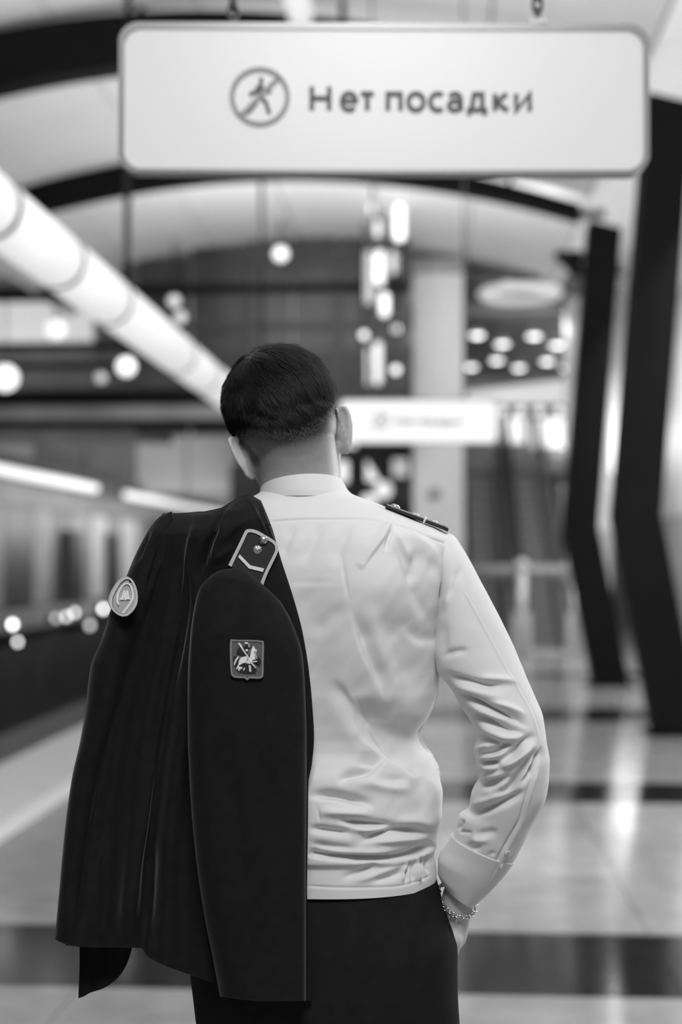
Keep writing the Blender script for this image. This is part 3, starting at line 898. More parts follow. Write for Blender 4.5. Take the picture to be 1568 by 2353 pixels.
# ------------------------------------------------------------------ the man
YM = 2.05
M['skin'] = mat('skin', 0.50, 0.5, spec=0.35, noise=0.06, nscale=60, bump=0.05, bscale=500)
M['shirt'] = mat('white_shirt_cotton', 0.68, 0.85, spec=0.1, noise=0.03, nscale=5, sheen=0.15, bump=0.05, bscale=1400)
M['stitch'] = mat('stitch_thread', 0.45, 0.8)
M['trouser'] = mat('black_trouser_cloth', 0.0155, 0.9, spec=0.05, noise=0.15, nscale=40)
M['coat'] = mat('black_uniform_cloth', 0.0120, 0.85, spec=0.08, sheen=0.15, sheen_rough=0.3, noise=0.15, nscale=60)
M['hair'] = mat('dark_hair', 0.013, 0.48, spec=0.4)
M['leather'] = mat('black_leather', 0.02, 0.35)
M['silver'] = mat('silver', 0.6, 0.25, 1.0)
M['button'] = mat('shirt_button', 0.5, 0.3)
M['board'] = mat('shoulder_board', 0.014, 0.7)
M['piping'] = mat('grey_white_piping', 0.50, 0.7, noise=0.06, nscale=300)
M['piping_lt'] = mat('white_braid', 0.74, 0.7)
M['patch_grey'] = mat('grey_embroidery', 0.40, 0.8, noise=0.08, nscale=400)
M['patch_rim'] = mat('pale_embroidery_rim', 0.56, 0.8, noise=0.06, nscale=400)
M['patch_white'] = mat('white_embroidery', 0.78, 0.7, noise=0.05, nscale=400)
M['patch_dark'] = mat('dark_grey_embroidery', 0.10, 0.8, noise=0.25, nscale=600)
M['patch_edge'] = mat('mid_grey_embroidery', 0.24, 0.8, noise=0.15, nscale=600)
M['patch_black'] = mat('black_embroidery', 0.012, 0.8)

# stubble on the skin: real short hair, given as a colour attribute on the body
nt = M['skin'].node_tree; bs = nt.nodes['Principled BSDF']
att = nt.nodes.new('ShaderNodeAttribute'); att.attribute_name = 'stubble'
nz = nt.nodes.new('ShaderNodeTexNoise'); nz.inputs['Scale'].default_value = 1500; nz.inputs['Detail'].default_value = 2
tcn = nt.nodes.new('ShaderNodeTexCoord'); nt.links.new(tcn.outputs['Object'], nz.inputs['Vector'])
ma = nt.nodes.new('ShaderNodeMath'); ma.operation = 'MULTIPLY_ADD'; nt.links.new(nz.outputs['Fac'], ma.inputs[0]); ma.inputs[1].default_value = 0.8; ma.inputs[2].default_value = 0.58
mu = nt.nodes.new('ShaderNodeMath'); mu.operation = 'MULTIPLY'; mu.use_clamp = True
nt.links.new(att.outputs['Fac'], mu.inputs[0]); nt.links.new(ma.outputs[0], mu.inputs[1])
old = bs.inputs['Base Color'].links[0].from_socket
mx = nt.nodes.new('ShaderNodeMix'); mx.data_type = 'RGBA'
nt.links.new(mu.outputs[0], mx.inputs[0]); nt.links.new(old, mx.inputs[6]); mx.inputs[7].default_value = (0.015, 0.015, 0.015, 1)
nt.links.new(mx.outputs[2], bs.inputs['Base Color'])

base = at(740, 1278, YM)
man = empty('person', (base[0], YM, 0), 'man seen from behind in a white shirt and black trousers, one hand in his pocket', 'person')

# ---- torso sections: photo y, left and right outline, half depth
TOR = [  # y, left, right, hd, dy
    (1085, 622, 778, .066, .030), (1110, 612, 790, .070, .028), (1133, 598, 806, .076, .024), (1152, 556, 852, .082, .020), (1168, 508, 892, .088, .016),
    (1197, 474, 960, .097, .008), (1222, 452, 1020, .104, .004), (1240, 442, 1040, .109, .002), (1270, 438, 1046, .114, 0), (1310, 438, 1042, .122, 0),
    (1350, 440, 1030, .127, 0), (1400, 442, 1017, .128, 0), (1480, 446, 1012, .125, 0), (1540, 448, 1011, .120, 0), (1580, 450, 1008, .116, 0),
    (1620, 450, 997, .112, .003), (1655, 452, 980, .109, .005), (1682, 452, 966, .108, .006), (1705, 452, 974, .109, .006), (1735, 452, 996, .114, .003),
    (1765, 452, 1010, .120, 0), (1810, 452, 1014, .126, 0), (1860, 452, 1013, .130, 0), (1905, 452, 1007, .131, 0), (1940, 452, 1003, .130, 0),
    (1956, 450, 998, .123, 0), (1975, 450, 1001, .124, 0), (2000, 450, 1004, .125, 0), (2018, 450, 1003, .125, 0)]


def ring_super(cx, cy, z, hw, hb, hf, n, e=2.35, back=None):
    """horizontal section, dense on the back"""
    nb = back or int(n * 0.75)
    a = np.concatenate([np.linspace(PI, 2 * PI, nb, endpoint=False), np.linspace(0, PI, n - nb, endpoint=False)])
    c, s = np.cos(a), np.sin(a)
    k = (np.abs(c) ** e + np.abs(s) ** e) ** (-1 / e)
    return np.stack([cx + hw * k * c, cy + np.where(s < 0, hb, hf) * k * s, np.full(n, z)], -1)


def section(py, tab, inset=0.0, n=540, e=2.35, back=None):
    l, r, hd, dy = [v[0] for v in interp([py], tab)]
    A, B = at(l, py, YM + dy), at(r, py, YM + dy)
    return ring_super((A[0] + B[0]) / 2, YM + dy, (A[2] + B[2]) / 2, (B[0] - A[0]) / 2 - inset, hd - inset, hd - inset, n, e, back)


ys = np.concatenate([np.arange(1100, 1245, 1.2), np.arange(1245, 2018, 2.3), [2018]])
NT = 520
rings = [section(y, TOR, 0, NT, 2.35, 400) for y in ys]
rings += [section(2018, TOR, 0.004, NT, 2.35, 400), section(2005, TOR, 0.006, NT, 2.35, 400), section(1960, TOR, 0.007, NT, 2.35, 400)]
V = np.concatenate(rings)
F = grid_faces(len(rings), NT)
N = vnormals(V, F)
ctr = np.array([V[:, 0].mean(), YM, 0])
if ((V - ctr) * N)[:, :2].sum() < 0: N = -N; F = F[:, ::-1]
# the whole back: shoulder blades, hollow of the spine
TF = [
    ([(700, 1260), (705, 1400), (725, 1560), (740, 1700)], -7, 60, 60),
    ([(850, 1280), (880, 1380), (890, 1470)], 8, 75, 75),
    # yoke seam and hem stitching
    ([(606, 1202), (650, 1196), (720, 1193), (800, 1194), (850, 1197), (900, 1205), (960, 1224), (1038, 1256)], -1.6, 2.6, 2.2, 0),
    ([(700, 2036), (800, 2040), (900, 2038), (970, 2022), (1000, 2004)], -1.2, 2.5, 2.5, 0),
    # box pleat under the yoke
    ([(899, 1204), (882, 1236), (858, 1268), (828, 1312)], 4.6, 3.6, 15, .6),
    ([(902, 1214), (890, 1246), (884, 1272)], -4, 5, 4),
    ([(902, 1208), (918, 1260), (935, 1320), (958, 1390), (985, 1440)], -4.5, 13, 11),
    ([(905, 1212), (930, 1262), (952, 1300)], 3.5, 9, 9),
    ([(955, 1255), (950, 1310), (938, 1350)], -4.5, 12, 14),
    ([(935, 1212), (972, 1255), (1000, 1310)], 3.5, 11, 13),
    ([(962, 1228), (1000, 1275), (1015, 1325)], 2.5, 10, 10),
    # soft drags on the upper left of the back
    ([(748, 1198), (722, 1240), (690, 1300)], -2.6, 13, 13), ([(684, 1203), (662, 1240), (644, 1290)], -2.2, 11, 11), ([(815, 1204), (786, 1250), (768, 1310)], -2.6, 13, 13),
    ([(640, 1338), (700, 1336), (780, 1338)], -.5, 8, 8), ([(785, 1268), (793, 1330), (802, 1385)], -1.2, 4, 4),
    ([(705, 1470), (760, 1420), (800, 1380)], -2.5, 20, 20),
    # long diagonal hollows
    ([(810, 1385), (822, 1430), (845, 1500), (872, 1560), (895, 1620)], -6.5, 24, 9),
    ([(872, 1355), (888, 1420), (915, 1495), (948, 1570), (965, 1650)], -9.5, 46, 26),
    ([(935, 1440), (975, 1470), (1006, 1468)], -3.5, 20, 12),
    ([(1000, 1290), (996, 1360), (990, 1440)], 4, 14, 24),
    ([(756, 1560), (790, 1600), (820, 1650), (860, 1700)], -5, 14, 22),
    ([(820, 1598), (842, 1652), (890, 1712), (950, 1752), (985, 1775)], -14, 52, 14),
    ([(800, 1640), (830, 1700), (880, 1750)], 5, 10, 40),
    ([(935, 1735), (960, 1762), (970, 1800), (968, 1850)], -4, 10, 30),
    ([(985, 1760), (992, 1820), (990, 1880), (982, 1930)], 5, 20, 20),
    # gathers above the waistband
    ([(815, 1752), (860, 1755), (895, 1732)], -6, 16, 8), ([(772, 1803), (800, 1785), (840, 1776), (880, 1762)], -8, 11, 7),
    ([(850, 1790), (900, 1795), (950, 1785)], -4, 14, 12), ([(800, 1812), (850, 1800), (900, 1808), (960, 1820)], 5, 14, 14),
    ([(700, 1828), (760, 1830), (820, 1842), (868, 1852)], -11, 13, 7), ([(720, 1866), (800, 1868), (872, 1872)], 6, 12, 10),
    ([(770, 1884), (840, 1892), (916, 1896)], -9, 8, 7), ([(800, 1905), (870, 1908), (915, 1904)], 5, 7, 7),
    ([(700, 1902), (760, 1910), (822, 1918)], -7, 9, 8), ([(730, 1850), (735, 1892)], -1.5, 3, 3),
    ([(820, 1940), (860, 1922), (920, 1910), (1000, 1912)], -10, 13, 7), ([(900, 1890), (950, 1888), (1000, 1905)], 4, 14, 10),
    ([(700, 1935), (760, 1948), (830, 1955)], -5, 10, 8), ([(850, 1938), (900, 1932), (990, 1925)], 4, 9, 7),
    ([(704, 1962), (760, 1970), (830, 1975), (900, 1976), (950, 1966), (1000, 1942)], -10, 14, 5, 0),
    ([(704, 1950), (780, 1958), (860, 1962), (930, 1955)], 5, 9, 7),
    # waistband
    ([(778, 2022), (830, 2002), (880, 1982)], -3.5, 8, 7), ([(850, 2028), (900, 2014), (945, 1998)], -4, 9, 7), ([(800, 2030), (860, 2012), (930, 1984)], 2.5, 8, 8),
    ([(945, 1978), (934, 2005), (932, 2034)], -5, 4, 4), ([(940, 1978), (929, 2005), (925, 2030)], 4, 5, 5),
    ([(962, 1970), (958, 2000), (968, 2034)], 5, 5, 4), ([(970, 1965), (966, 2000), (978, 2028)], -4.5, 4, 4), ([(985, 1962), (980, 1985), (988, 2012)], -4, 4, 4),
    ([(952, 1975), (948, 2000), (950, 2034)], -3, 3, 3),
    # armhole drags
    ([(1030, 1330), (1018, 1350), (1008, 1385)], -5, 5, 8), ([(1036, 1296), (1026, 1300), (1020, 1306)], -3, 4, 4), ([(1034, 1312), (1024, 1320), (1016, 1330)], -3.5, 4, 4),
]
TF = [(f[0], f[1] * (1.45 if np.mean([q[1] for q in f[0]]) > 1690 else 1.45), *f[2:]) for f in TF]
V = folds(V, N, F, TF)
# fine unevenness of worn cloth
u, v = proj(V)
wv = 0.00028 * np.sin(u / 17 + 2.1 * np.sin(v / 31)) * np.sin(v / 23 + 1.7 * np.sin(u / 41)) + 0.0002 * np.sin((u + v) / 9.0 + np.sin(u / 13))
V = V + N * (wv * ((v > 1200) & (v < 1965)))[:, None]
shirt = mesh('shirt', V, np.ascontiguousarray(F), M['shirt'], man)

# ---- sleeves
SL = [((1016, 1222), (965, 1262), .056, .01), ((1040, 1229), (985, 1305), .062, .008), ((1062, 1256), (996, 1350), .068, .003), ((1098, 1322), (994, 1425), .072, -.006), ((1140, 1400), (994, 1492), .073, -.016), ((1172, 1465), (1004, 1540), .071, -.024),
      ((1200, 1530), (1036, 1580), .070, -.032), ((1226, 1592), (1059, 1622), .069, -.040), ((1248, 1646), (1082, 1656), .067, -.046), ((1256, 1702), (1098, 1684), .065, -.050), ((1263, 1750), (1091, 1718), .063, -.050),
      ((1261, 1792), (1094, 1756), .062, -.046), ((1255, 1832), (1103, 1778), .060, -.042), ((1240, 1866), (1084, 1822), .059, -.036), ((1223, 1895), (1077, 1856), .057, -.030), ((1204, 1935), (1056, 1872), .055, -.024),
      ((1188, 1965), (1047, 1905), .054, -.018), ((1165, 2000), (1028, 1942), .050, -.010), ((1140, 2030), (1009, 1976), .046, -.004), ((1110, 2060), (1009, 2006), .041, .002), ((1086, 2081), (1022, 2034), .036, .006)]


def sleeve_geo(ST, n, ncol, shift=0.0, t0=0.0, t1=1.0, grow=0.0):
    P = np.array([[*o, *i, d, y] for o, i, d, y in ST], float)
    mid = (P[:, :2] + P[:, 2:4]) / 2
    s = np.concatenate([[0], np.cumsum(np.linalg.norm(np.diff(mid, axis=0), axis=1))]); s /= s[-1]
    q = np.linspace(t0, t1, n)
    Q = np.stack([pchip(s, P[:, k], q) for k in range(6)], -1)
    rings = []
    for ox, oy, ix, iy, d, dy in Q:
        A, B = at(ox, oy, YM + dy), at(ix, iy, YM + dy)
        c = (A + B) / 2; ax = (A - B) / 2; L = np.linalg.norm(ax); ax = ax / L
        dep = np.array([0, 1.0, 0]); dep = dep - ax * (dep @ ax); dep /= np.linalg.norm(dep)
        a = np.linspace(PI, 2 * PI, int(ncol * .65), endpoint=False)
        a = np.concatenate([a, np.linspace(0, PI, ncol - len(a), endpoint=False)])
        e = 2.15; cc, ss = np.cos(a), np.sin(a); k = (np.abs(cc) ** e + np.abs(ss) ** e) ** (-1 / e)
        rings.append(c + (k * cc * (L + grow))[:, None] * ax + (k * ss * (d + grow))[:, None] * dep)
    return np.concatenate(rings), grid_faces(n, ncol), rings


NS, NCs = 420, 240
V, F, _ = sleeve_geo(SL, NS, NCs)
inner = np.linspace(0, 1, NS)
N = vnormals(V, F)
cen = V.reshape(NS, NCs, 3).mean(1).repeat(NCs, 0)
if ((V - cen) * N).sum() < 0: N = -N; F = F[:, ::-1]
SF = [
    ([(1012, 1538), (1050, 1558), (1100, 1570), (1180, 1578)], -7, 8, 10), ([(1090, 1560), (1150, 1562), (1200, 1572)], 4, 9, 6), ([(1030, 1565), (1070, 1580), (1130, 1600), (1170, 1612)], 5, 12, 12),
    ([(1042, 1582), (1075, 1602), (1120, 1624), (1170, 1645), (1222, 1676)], -9.5, 7, 6), ([(1120, 1612), (1170, 1626), (1215, 1650)], 5, 8, 7), ([(1070, 1615), (1120, 1640), (1180, 1662)], 4, 9, 9),
    ([(1066, 1634), (1090, 1642), (1130, 1660), (1170, 1678), (1226, 1690)], -7, 8, 8), ([(1090, 1655), (1130, 1680), (1170, 1695), (1215, 1690)], 6, 11, 9),
    ([(1108, 1692), (1130, 1702), (1156, 1708)], -3, 5, 5),
    ([(1098, 1735), (1130, 1728), (1160, 1714), (1188, 1709)], -7, 7, 6), ([(1100, 1720), (1130, 1712)], 4, 7, 7), ([(1100, 1742), (1140, 1738), (1175, 1722)], 5, 6, 6),
    ([(1100, 1754), (1125, 1753), (1152, 1751)], -6, 4.5, 4.5), ([(1105, 1764), (1130, 1764), (1152, 1762)], 5, 6, 6),
    ([(1148, 1752), (1180, 1730), (1205, 1705), (1238, 1688)], -9, 9, 8), ([(1140, 1768), (1180, 1750), (1215, 1722), (1236, 1704)], 6, 9, 7),
    ([(1098, 1806), (1130, 1798), (1158, 1790), (1178, 1778)], -6, 8, 7), ([(1100, 1790), (1140, 1782), (1165, 1772)], 4, 9, 9),
    ([(1095, 1830), (1140, 1815), (1185, 1788)], 5, 12, 10),
    ([(1134, 1832), (1172, 1808), (1205, 1770), (1238, 1715)], -9, 10, 8), ([(1180, 1810), (1212, 1770), (1240, 1728)], 4, 6, 6),
    ([(1190, 1812), (1218, 1778), (1244, 1722)], -6, 6, 6), ([(1215, 1790), (1235, 1750), (1250, 1715)], -6, 6, 10), ([(1222, 1770), (1240, 1735)], 3, 5, 5),
    ([(1064, 1870), (1100, 1866), (1140, 1852), (1190, 1828), (1215, 1812)], -9, 9, 8), ([(1080, 1852), (1130, 1836), (1175, 1815)], 5, 9, 8),
    ([(1067, 1880), (1063, 1892), (1052, 1910)], -3, 3, 4), ([(1050, 1909), (1070, 1912), (1090, 1914)], -2, 4, 4),
    ([(1062, 1945), (1090, 1948), (1110, 1942)], -3, 8, 8), ([(1090, 1925), (1120, 1915), (1150, 1912)], -3, 10, 9), ([(1075, 1925), (1100, 1930), (1130, 1928)], 3, 9, 9),
    ([(1085, 1978), (1110, 1978), (1140, 1955)], -5, 7, 6), ([(1105, 1985), (1125, 1970), (1142, 1965)], 3, 5, 5),
    # back seam, placket edge, cuff seam
    ([(1062, 1350), (1085, 1392), (1112, 1440), (1160, 1530), (1195, 1590), (1222, 1640), (1240, 1700)], 1.6, 2.8, 2.8, 0), ([(1068, 1350), (1091, 1392), (1118, 1440), (1166, 1530), (1201, 1590), (1228, 1640), (1245, 1700)], -1.0, 2.5, 2.5, 0),
    ([(1246, 1712), (1222, 1790), (1204, 1850), (1196, 1880), (1176, 1915), (1150, 1962), (1128, 2008), (1098, 2052), (1090, 2070)], -3.2, 3, 3, 0),
    ([(1252, 1720), (1230, 1790), (1212, 1850), (1203, 1884), (1183, 1920), (1157, 1968), (1134, 2012), (1105, 2056)], 2.2, 4, 4, 0),
    ([(1038, 1934), (1058, 1958), (1084, 1984), (1104, 1993), (1126, 1998)], -2.5, 2.5, 3.5, 0),
    # upper arm, armhole pull
    ([(1062, 1296), (1048, 1330), (1026, 1385)], -3.5, 9, 9), ([(1050, 1310), (1036, 1350), (1020, 1410)], 3, 7, 7),
    ([(1010, 1514), (1045, 1498), (1085, 1493)], -4, 8, 9), 
    ([(1022, 1420), (1020, 1470), (1022, 1515)], -2.5, 12, 12), ([(1110, 1300), (1140, 1360), (1165, 1410)], -2.0, 3, 5),
]
SF = [(f[0], f[1] * (1.3 if len(f) < 5 and np.mean([q[1] for q in f[0]]) > 1540 else 1.0), *f[2:]) for f in SF]
V = folds(V, N, F, SF)
u, v = proj(V)
V = V + N * (0.0003 * np.sin(u / 15 + 2.1 * np.sin(v / 27)) * np.sin(v / 19 + 1.7 * np.sin(u / 33)))[:, None]
sl = mesh('sleeve', V, np.ascontiguousarray(F), M['shirt'], shirt)
# turned cuff end, buttons
V, F, rg = sleeve_geo(SL, 40, 120, t0=0.86, t1=1.0, grow=0.0016)
V2, F2, rg2 = sleeve_geo(SL, 40, 120, t0=0.86, t1=1.0, grow=-0.003)
n_ = len(V)
Fa = [tuple(f) for f in F.tolist()] + [tuple(reversed([i + n_ for i in f])) for f in F2.tolist()]
e0 = 39 * 120
Fa += [(e0 + k, e0 + (k + 1) % 120, n_ + e0 + (k + 1) % 120, n_ + e0 + k) for k in range(120)]
Fa += [(k, n_ + k, n_ + (k + 1) % 120, (k + 1) % 120) for k in range(120)]
cuff = mesh('cuff', np.concatenate([V, V2]), Fa, M['shirt'], shirt)


def bvh_of(*objs):
    VV, FF, o_ = [], [], 0
    for o in objs:
        n0 = len(o.data.vertices); co = np.empty(n0 * 3, np.float32); o.data.vertices.foreach_get('co', co)
        VV.append(co.reshape(-1, 3)); FF += [tuple(i + o_ for i in p.vertices) for p in o.data.polygons]; o_ += n0
    return BVHTree.FromPolygons([tuple(v) for v in np.concatenate(VV).tolist()], FF)


def hit(bv, px, py, lift=0.0):
    """where the cloth surface lies at a measured place, raised by lift along its normal"""
    d = FWD * FP + RGT * (px - W0 / 2) + UPV * (H0 / 2 - py); d = d / np.linalg.norm(d)
    loc, nrm, _, _ = bv.ray_cast(Vector(EYE), Vector(d))
    if loc is None: return None, None
    nrm = np.array(nrm); nrm = nrm if nrm @ d < 0 else -nrm
    return np.array(loc) + nrm * lift, nrm


def disc(name, c, nrm, r, th, m, parent, dome=0.5, n=20, **kw):
    a, b = frame_of(nrm)
    ang = np.arange(n) * 2 * PI / n
    circ = np.cos(ang)[:, None] * a + np.sin(ang)[:, None] * b
    rings = [c + circ * r * .98, c + circ * r + nrm * th * .5, c + circ * r * .85 + nrm * th, c + circ * r * .4 + nrm * th * (1 + dome * .8)]
    V, F = closed_loft(rings); V[-1] = c + nrm * th * (1 + dome)
    return mesh(name, V, F, m, parent, True, **kw)


bvs = bvh_of(sl)
for px, py in ((1165, 1960), (1151, 1990)):
    p_, n_ = hit(bvs, px, py, 0.0003)
    if p_ is not None: disc('button', p_, n_, 0.0052, 0.0022, M['button'], shirt, -0.2)

# left sleeve: arm raised, hand gripping the jacket in front of the shoulder
LS, LE, LH = at(492, 1290, YM + .02), at(452, 1580, YM + .20), at(545, 1330, YM + .245)
pth = curve_pts([LS + np.array([.05, 0, .0]), LS, (LS + LE) / 2 + np.array([-.004, -.01, 0]), LE, (LE + LH) / 2 + np.array([0, .01, 0]), LH + (LE - LH) * .28], 40)
rr = np.interp(np.linspace(0, 1, 40), [0, .1, .45, .55, .9, 1], [.07, .072, .06, .058, .043, .040])
V, F = tube_geo(list(pth), list(rr), 32)
mesh('sleeve', V, F, M['shirt'], shirt)

# collar: stand-and-fall ring round the neck
def collar_ring(px0, px1, py, hd, dyc, tilt, n=120):
    A, B = at(px0, py, YM + dyc), at(px1, py, YM + dyc)
    a = np.arange(n) * 2 * PI / n
    c = (A + B) / 2; hw = (B[0] - A[0]) / 2
    return np.stack([c[0] + hw * np.cos(a), c[1] + hd * np.sin(a), c[2] + (B[2] - A[2]) / 2 * np.cos(a) - tilt * np.sin(a)], -1)


prof = [  # left, right, y, half depth, depth centre, back rise
    (610, 772, 1090, .0585, .018, .014), (608, 776, 1092, .0610, .018, .017), (604, 782, 1103, .0645, .017, .014), (600, 793, 1122, .071, .016, .006), (598, 803, 1138, .0745, .015, .003),
    (597, 806, 1145, .0755, .015, .001), (600, 802, 1146, .0725, .015, .001), (603, 795, 1130, .070, .016, .002), (612, 776, 1104, .060, .018, .008)]
rings = []
PR = np.array(prof, float)
tq = np.linspace(0, len(prof) - 1, 46)
for t in tq:
    q = [pchip(np.arange(len(prof)), PR[:, k], np.array([t]))[0] for k in range(6)]
    rings.append(collar_ring(q[0], q[1], q[2] , q[3], q[4], q[5]))
V = np.concatenate(rings); F = grid_faces(len(rings), 120)
mesh('collar', V, F, M['shirt'], shirt)

# shoulder board of the shirt
ep = empty('shoulder_board', at(960, 1195, YM))
ep.parent = shirt; ep.matrix_parent_inverse = world_of(shirt).inverted()
a_, b_ = at(889, 1163, YM - .005), at(1031, 1217, YM - .005)
ax = (b_ - a_); Lb = np.linalg.norm(ax); ax /= Lb
dp = np.array([0, 1.0, 0]); upb = np.cross(ax, dp); upb = upb if upb[2] > 0 else -upb
def board_mesh(L0, L1, wdt, h0, h1, name, m):
    V = []
    P = [(L0, -wdt), (L1 - .008, -wdt), (L1, -wdt + .008), (L1, wdt - .008), (L1 - .008, wdt), (L0, wdt)]
    for h in (h0, h1):
        V += [a_ + ax * x + dp * y + upb * (h + 0.0025 * math.sin(x / Lb * PI)) for x, y in P]
    n = len(P)
    F = [tuple(range(n - 1, -1, -1)), tuple(range(n, 2 * n))] + [(i, (i + 1) % n, n + (i + 1) % n, n + i) for i in range(n)]
    return mesh(name, np.array(V), F, m, ep, smooth=False)


board_mesh(0, Lb, .027, -.003, .0010, 'board', M['board'])
board_mesh(.001, Lb - .001, .024, .0010, .0026, 'board_top', M['piping'])
tube('loop', [a_ + ax * (Lb * .62) + dp * y + upb * h for y, h in ((-.029, -.006), (-.0295, .001), (-.026, .004), (0, .0045), (.026, .004))], .0016, M['shirt'], ep, n=8)
for xx in (.45, .75):
    disc('emblem', a_ + ax * Lb * xx + upb * .003, upb, .006, .002, M['silver'], ep)
disc('button', a_ + ax * .012 + upb * .003, upb, .007, .003, M['silver'], ep)

# ---- trousers
TR = [(1975, 462, 994, .112, 0), (2000, 456, 1000, .116, 0), (2040, 450, 1010, .122, 0), (2070, 446, 1019, .125, 0), (2100, 443, 1030, .128, 0), (2135, 441, 1044, .130, 0), (2165, 440, 1053, .131, 0), (2220, 441, 1052, .131, 0), (2300, 450, 1054, .128, 0), (2360, 456, 1058, .116, 0), (2420, 468, 1050, .102, .002), (2450, 476, 1042, .092, .003)]
rings = [section(y, TR, 0, 96, 2.5, 48) for y in np.linspace(1975, 2450, 44)]
parts = [closed_loft(rings)]
zf = 0.0
def leg(px0, hipx, footx, footy):
    hip = at(hipx, 2360, YM); ft = np.array([footx, footy, 0.06])
    kn = (hip * .48 + ft * .52) + np.array([0, .015, 0])
    pts = curve_pts([hip + np.array([0, 0, .16]), hip + np.array([0, 0, .03]), kn + (hip - kn) * .45, kn, kn + (ft - kn) * .5, ft], 30)
    r = np.interp(np.linspace(0, 1, 30), [0, .15, .5, .75, 1], [.080, .094, .072, .064, .058])
    rg = []
    for p, q in zip(pts, r):
        a = np.arange(40) * 2 * PI / 40
        rg.append(np.stack([p[0] + q * np.cos(a), p[1] + q * 1.10 * np.sin(a), np.full(40, p[2])], -1))
    return closed_loft(rg), ft


la, fL = leg(0, 605, at(600, 1278, YM)[0], YM - .02)
ra, fR = leg(0, 905, at(930, 1278, YM)[0], YM + .03)
me = remeshed(parts + [la, ra], 0.006, 14)
tro = obj_of('trousers', me, M['trouser'], man)
for ft, tw in ((fL, .12), (fR, -.16)):
    bm = bmesh.new()
    up_, fw = [], np.array([math.sin(-tw), math.cos(-tw), 0]); rt = np.array([fw[1], -fw[0], 0])
    rg = []
    for t, hw, h in ((-.085, .020, .055), (-.07, .034, .075), (-.02, .039, .085), (.04, .042, .075), (.10, .048, .052), (.16, .047, .044), (.195, .035, .035), (.212, .016, .020)):
        a = np.arange(24) * 2 * PI / 24
        c = np.array([ft[0], ft[1], 0]) + fw * t
        P = c + (hw * np.cos(a))[:, None] * rt + np.clip((np.sin(a) * .5 + .5) * h + .012, .004, None)[:, None] * np.array([0, 0, 1.0])
        rg.append(P)
    V, F = closed_loft(rg)
    sh = mesh('shoe', V, F, M['leather'], man)
    c = np.array([ft[0], ft[1], 0])
    P = [(-.088, .024), (-.06, .036), (0, .040), (.08, .046), (.15, .049), (.19, .036), (.214, .012)]
    out = [c + fw * t + rt * w_ for t, w_ in P] + [c + fw * t - rt * w_ for t, w_ in reversed(P)]
    V = np.array([o for o in out] + [o + np.array([0, 0, .014]) for o in out]); n = len(out)
    mesh('sole', V, [tuple(range(n - 1, -1, -1)), tuple(range(n, 2 * n))] + [(i, (i + 1) % n, n + (i + 1) % n, n + i) for i in range(n)], M['rubber'], sh, smooth=False)

# ---- body
HC = at(657, 974, YM + .035)
ROLL, YW, BOW = math.radians(16.5), math.radians(13), math.radians(14)
Rz = np.array([[math.cos(YW), -math.sin(YW), 0], [math.sin(YW), math.cos(YW), 0], [0, 0, 1]])
Rx = np.array([[1, 0, 0], [0, math.cos(-BOW), -math.sin(-BOW)], [0, math.sin(-BOW), math.cos(-BOW)]])
Ry = np.array([[math.cos(-ROLL), 0, math.sin(-ROLL)], [0, 1, 0], [-math.sin(-ROLL), 0, math.cos(-ROLL)]])
RH = Ry @ Rz @ Rx
hd = lambda r, f, u: HC + RH @ np.array([r, f, u])
SCALP_C, SCALP_R = np.array([0, -.008, .014]), np.array([.0765, .098, .092])
P = []
P.append(ellipsoid(hd(*SCALP_C), SCALP_R, RH, 48, 32))
P.append(ellipsoid(hd(0, -.038, -.022), (.0665, .062, .058), RH, 36, 24))
P.append(ellipsoid(hd(0, .030, -.055), (.056, .056, .080), RH, 36, 24))
for s in (-1, 1):
    P.append(capsule(hd(s * .053, -.004, -.060), .012, hd(s * .040, .030, -.108), .014))
    P.append(capsule(hd(s * .040, .030, -.108), .015, hd(s * .014, .084, -.130), .018))
    P.append(ellipsoid(hd(s * .034, .056, -.046), (.027, .030, .034), RH))
    P.append(ellipsoid(hd(s * .031, .071, -.016), (.0145, .012, .010), RH))
    P.append(capsule(hd(s * .012, .094, .004), .009, hd(s * .050, .076, .004), .008))
P.append(ellipsoid(hd(0, .040, -.040), (.057, .054, .066), RH))
P.append(capsule(hd(0, .088, -.008), .007, hd(0, .108, -.048), .0095))
P.append(capsule(hd(-.010, .097, -.052), .007, hd(.010, .097, -.052), .007))
P.append(capsule(hd(-.020, .088, -.082), .006, hd(.020, .088, -.082), .006))
P.append(capsule(hd(-.018, .087, -.091), .0065, hd(.018, .087, -.091), .0065))
P.append(ellipsoid(hd(0, .086, -.125), (.021, .017, .017), RH))
# ears
for s in (-1, 1):
    cE = np.array([s * .0755, -.004, -.037])
    flare = math.radians(38)
    eb = np.array([s * math.sin(flare), -math.cos(flare), 0])      # from the root outward and back
    en = np.array([s * math.cos(flare), math.sin(flare), 0])
    eu = np.array([s * 0.10, -0.16, 1.0]); eu /= np.linalg.norm(eu)
    ep_ = lambda b, u, n=0.0: hd(*(cE + eb * b + eu * u + en * n))
    Rl = RH @ np.stack([en, eb, np.cross(en, eb)], -1)
    P.append(ellipsoid(ep_(.006, .004), (.0042, .0135, .027), Rl))
    outl = [(-.006, .020), (-.003, .028), (.006, .033), (.015, .030), (.0195, .020), (.0195, .006), (.016, -.008), (.011, -.019), (.007, -.027), (.0, -.031), (-.005, -.028), (-.006, -.018)]
    q = curve_pts(outl, 22)
    for i in range(21):
        rr_ = .0036 if i < 15 else .0044
        P.append(capsule(ep_(q[i][0], q[i][1], .001), rr_, ep_(q[i + 1][0], q[i + 1][1], .001), rr_, 10, 3))
    P.append(ellipsoid(ep_(-.004, -.002), (.0125, .0135, .025), Rl))
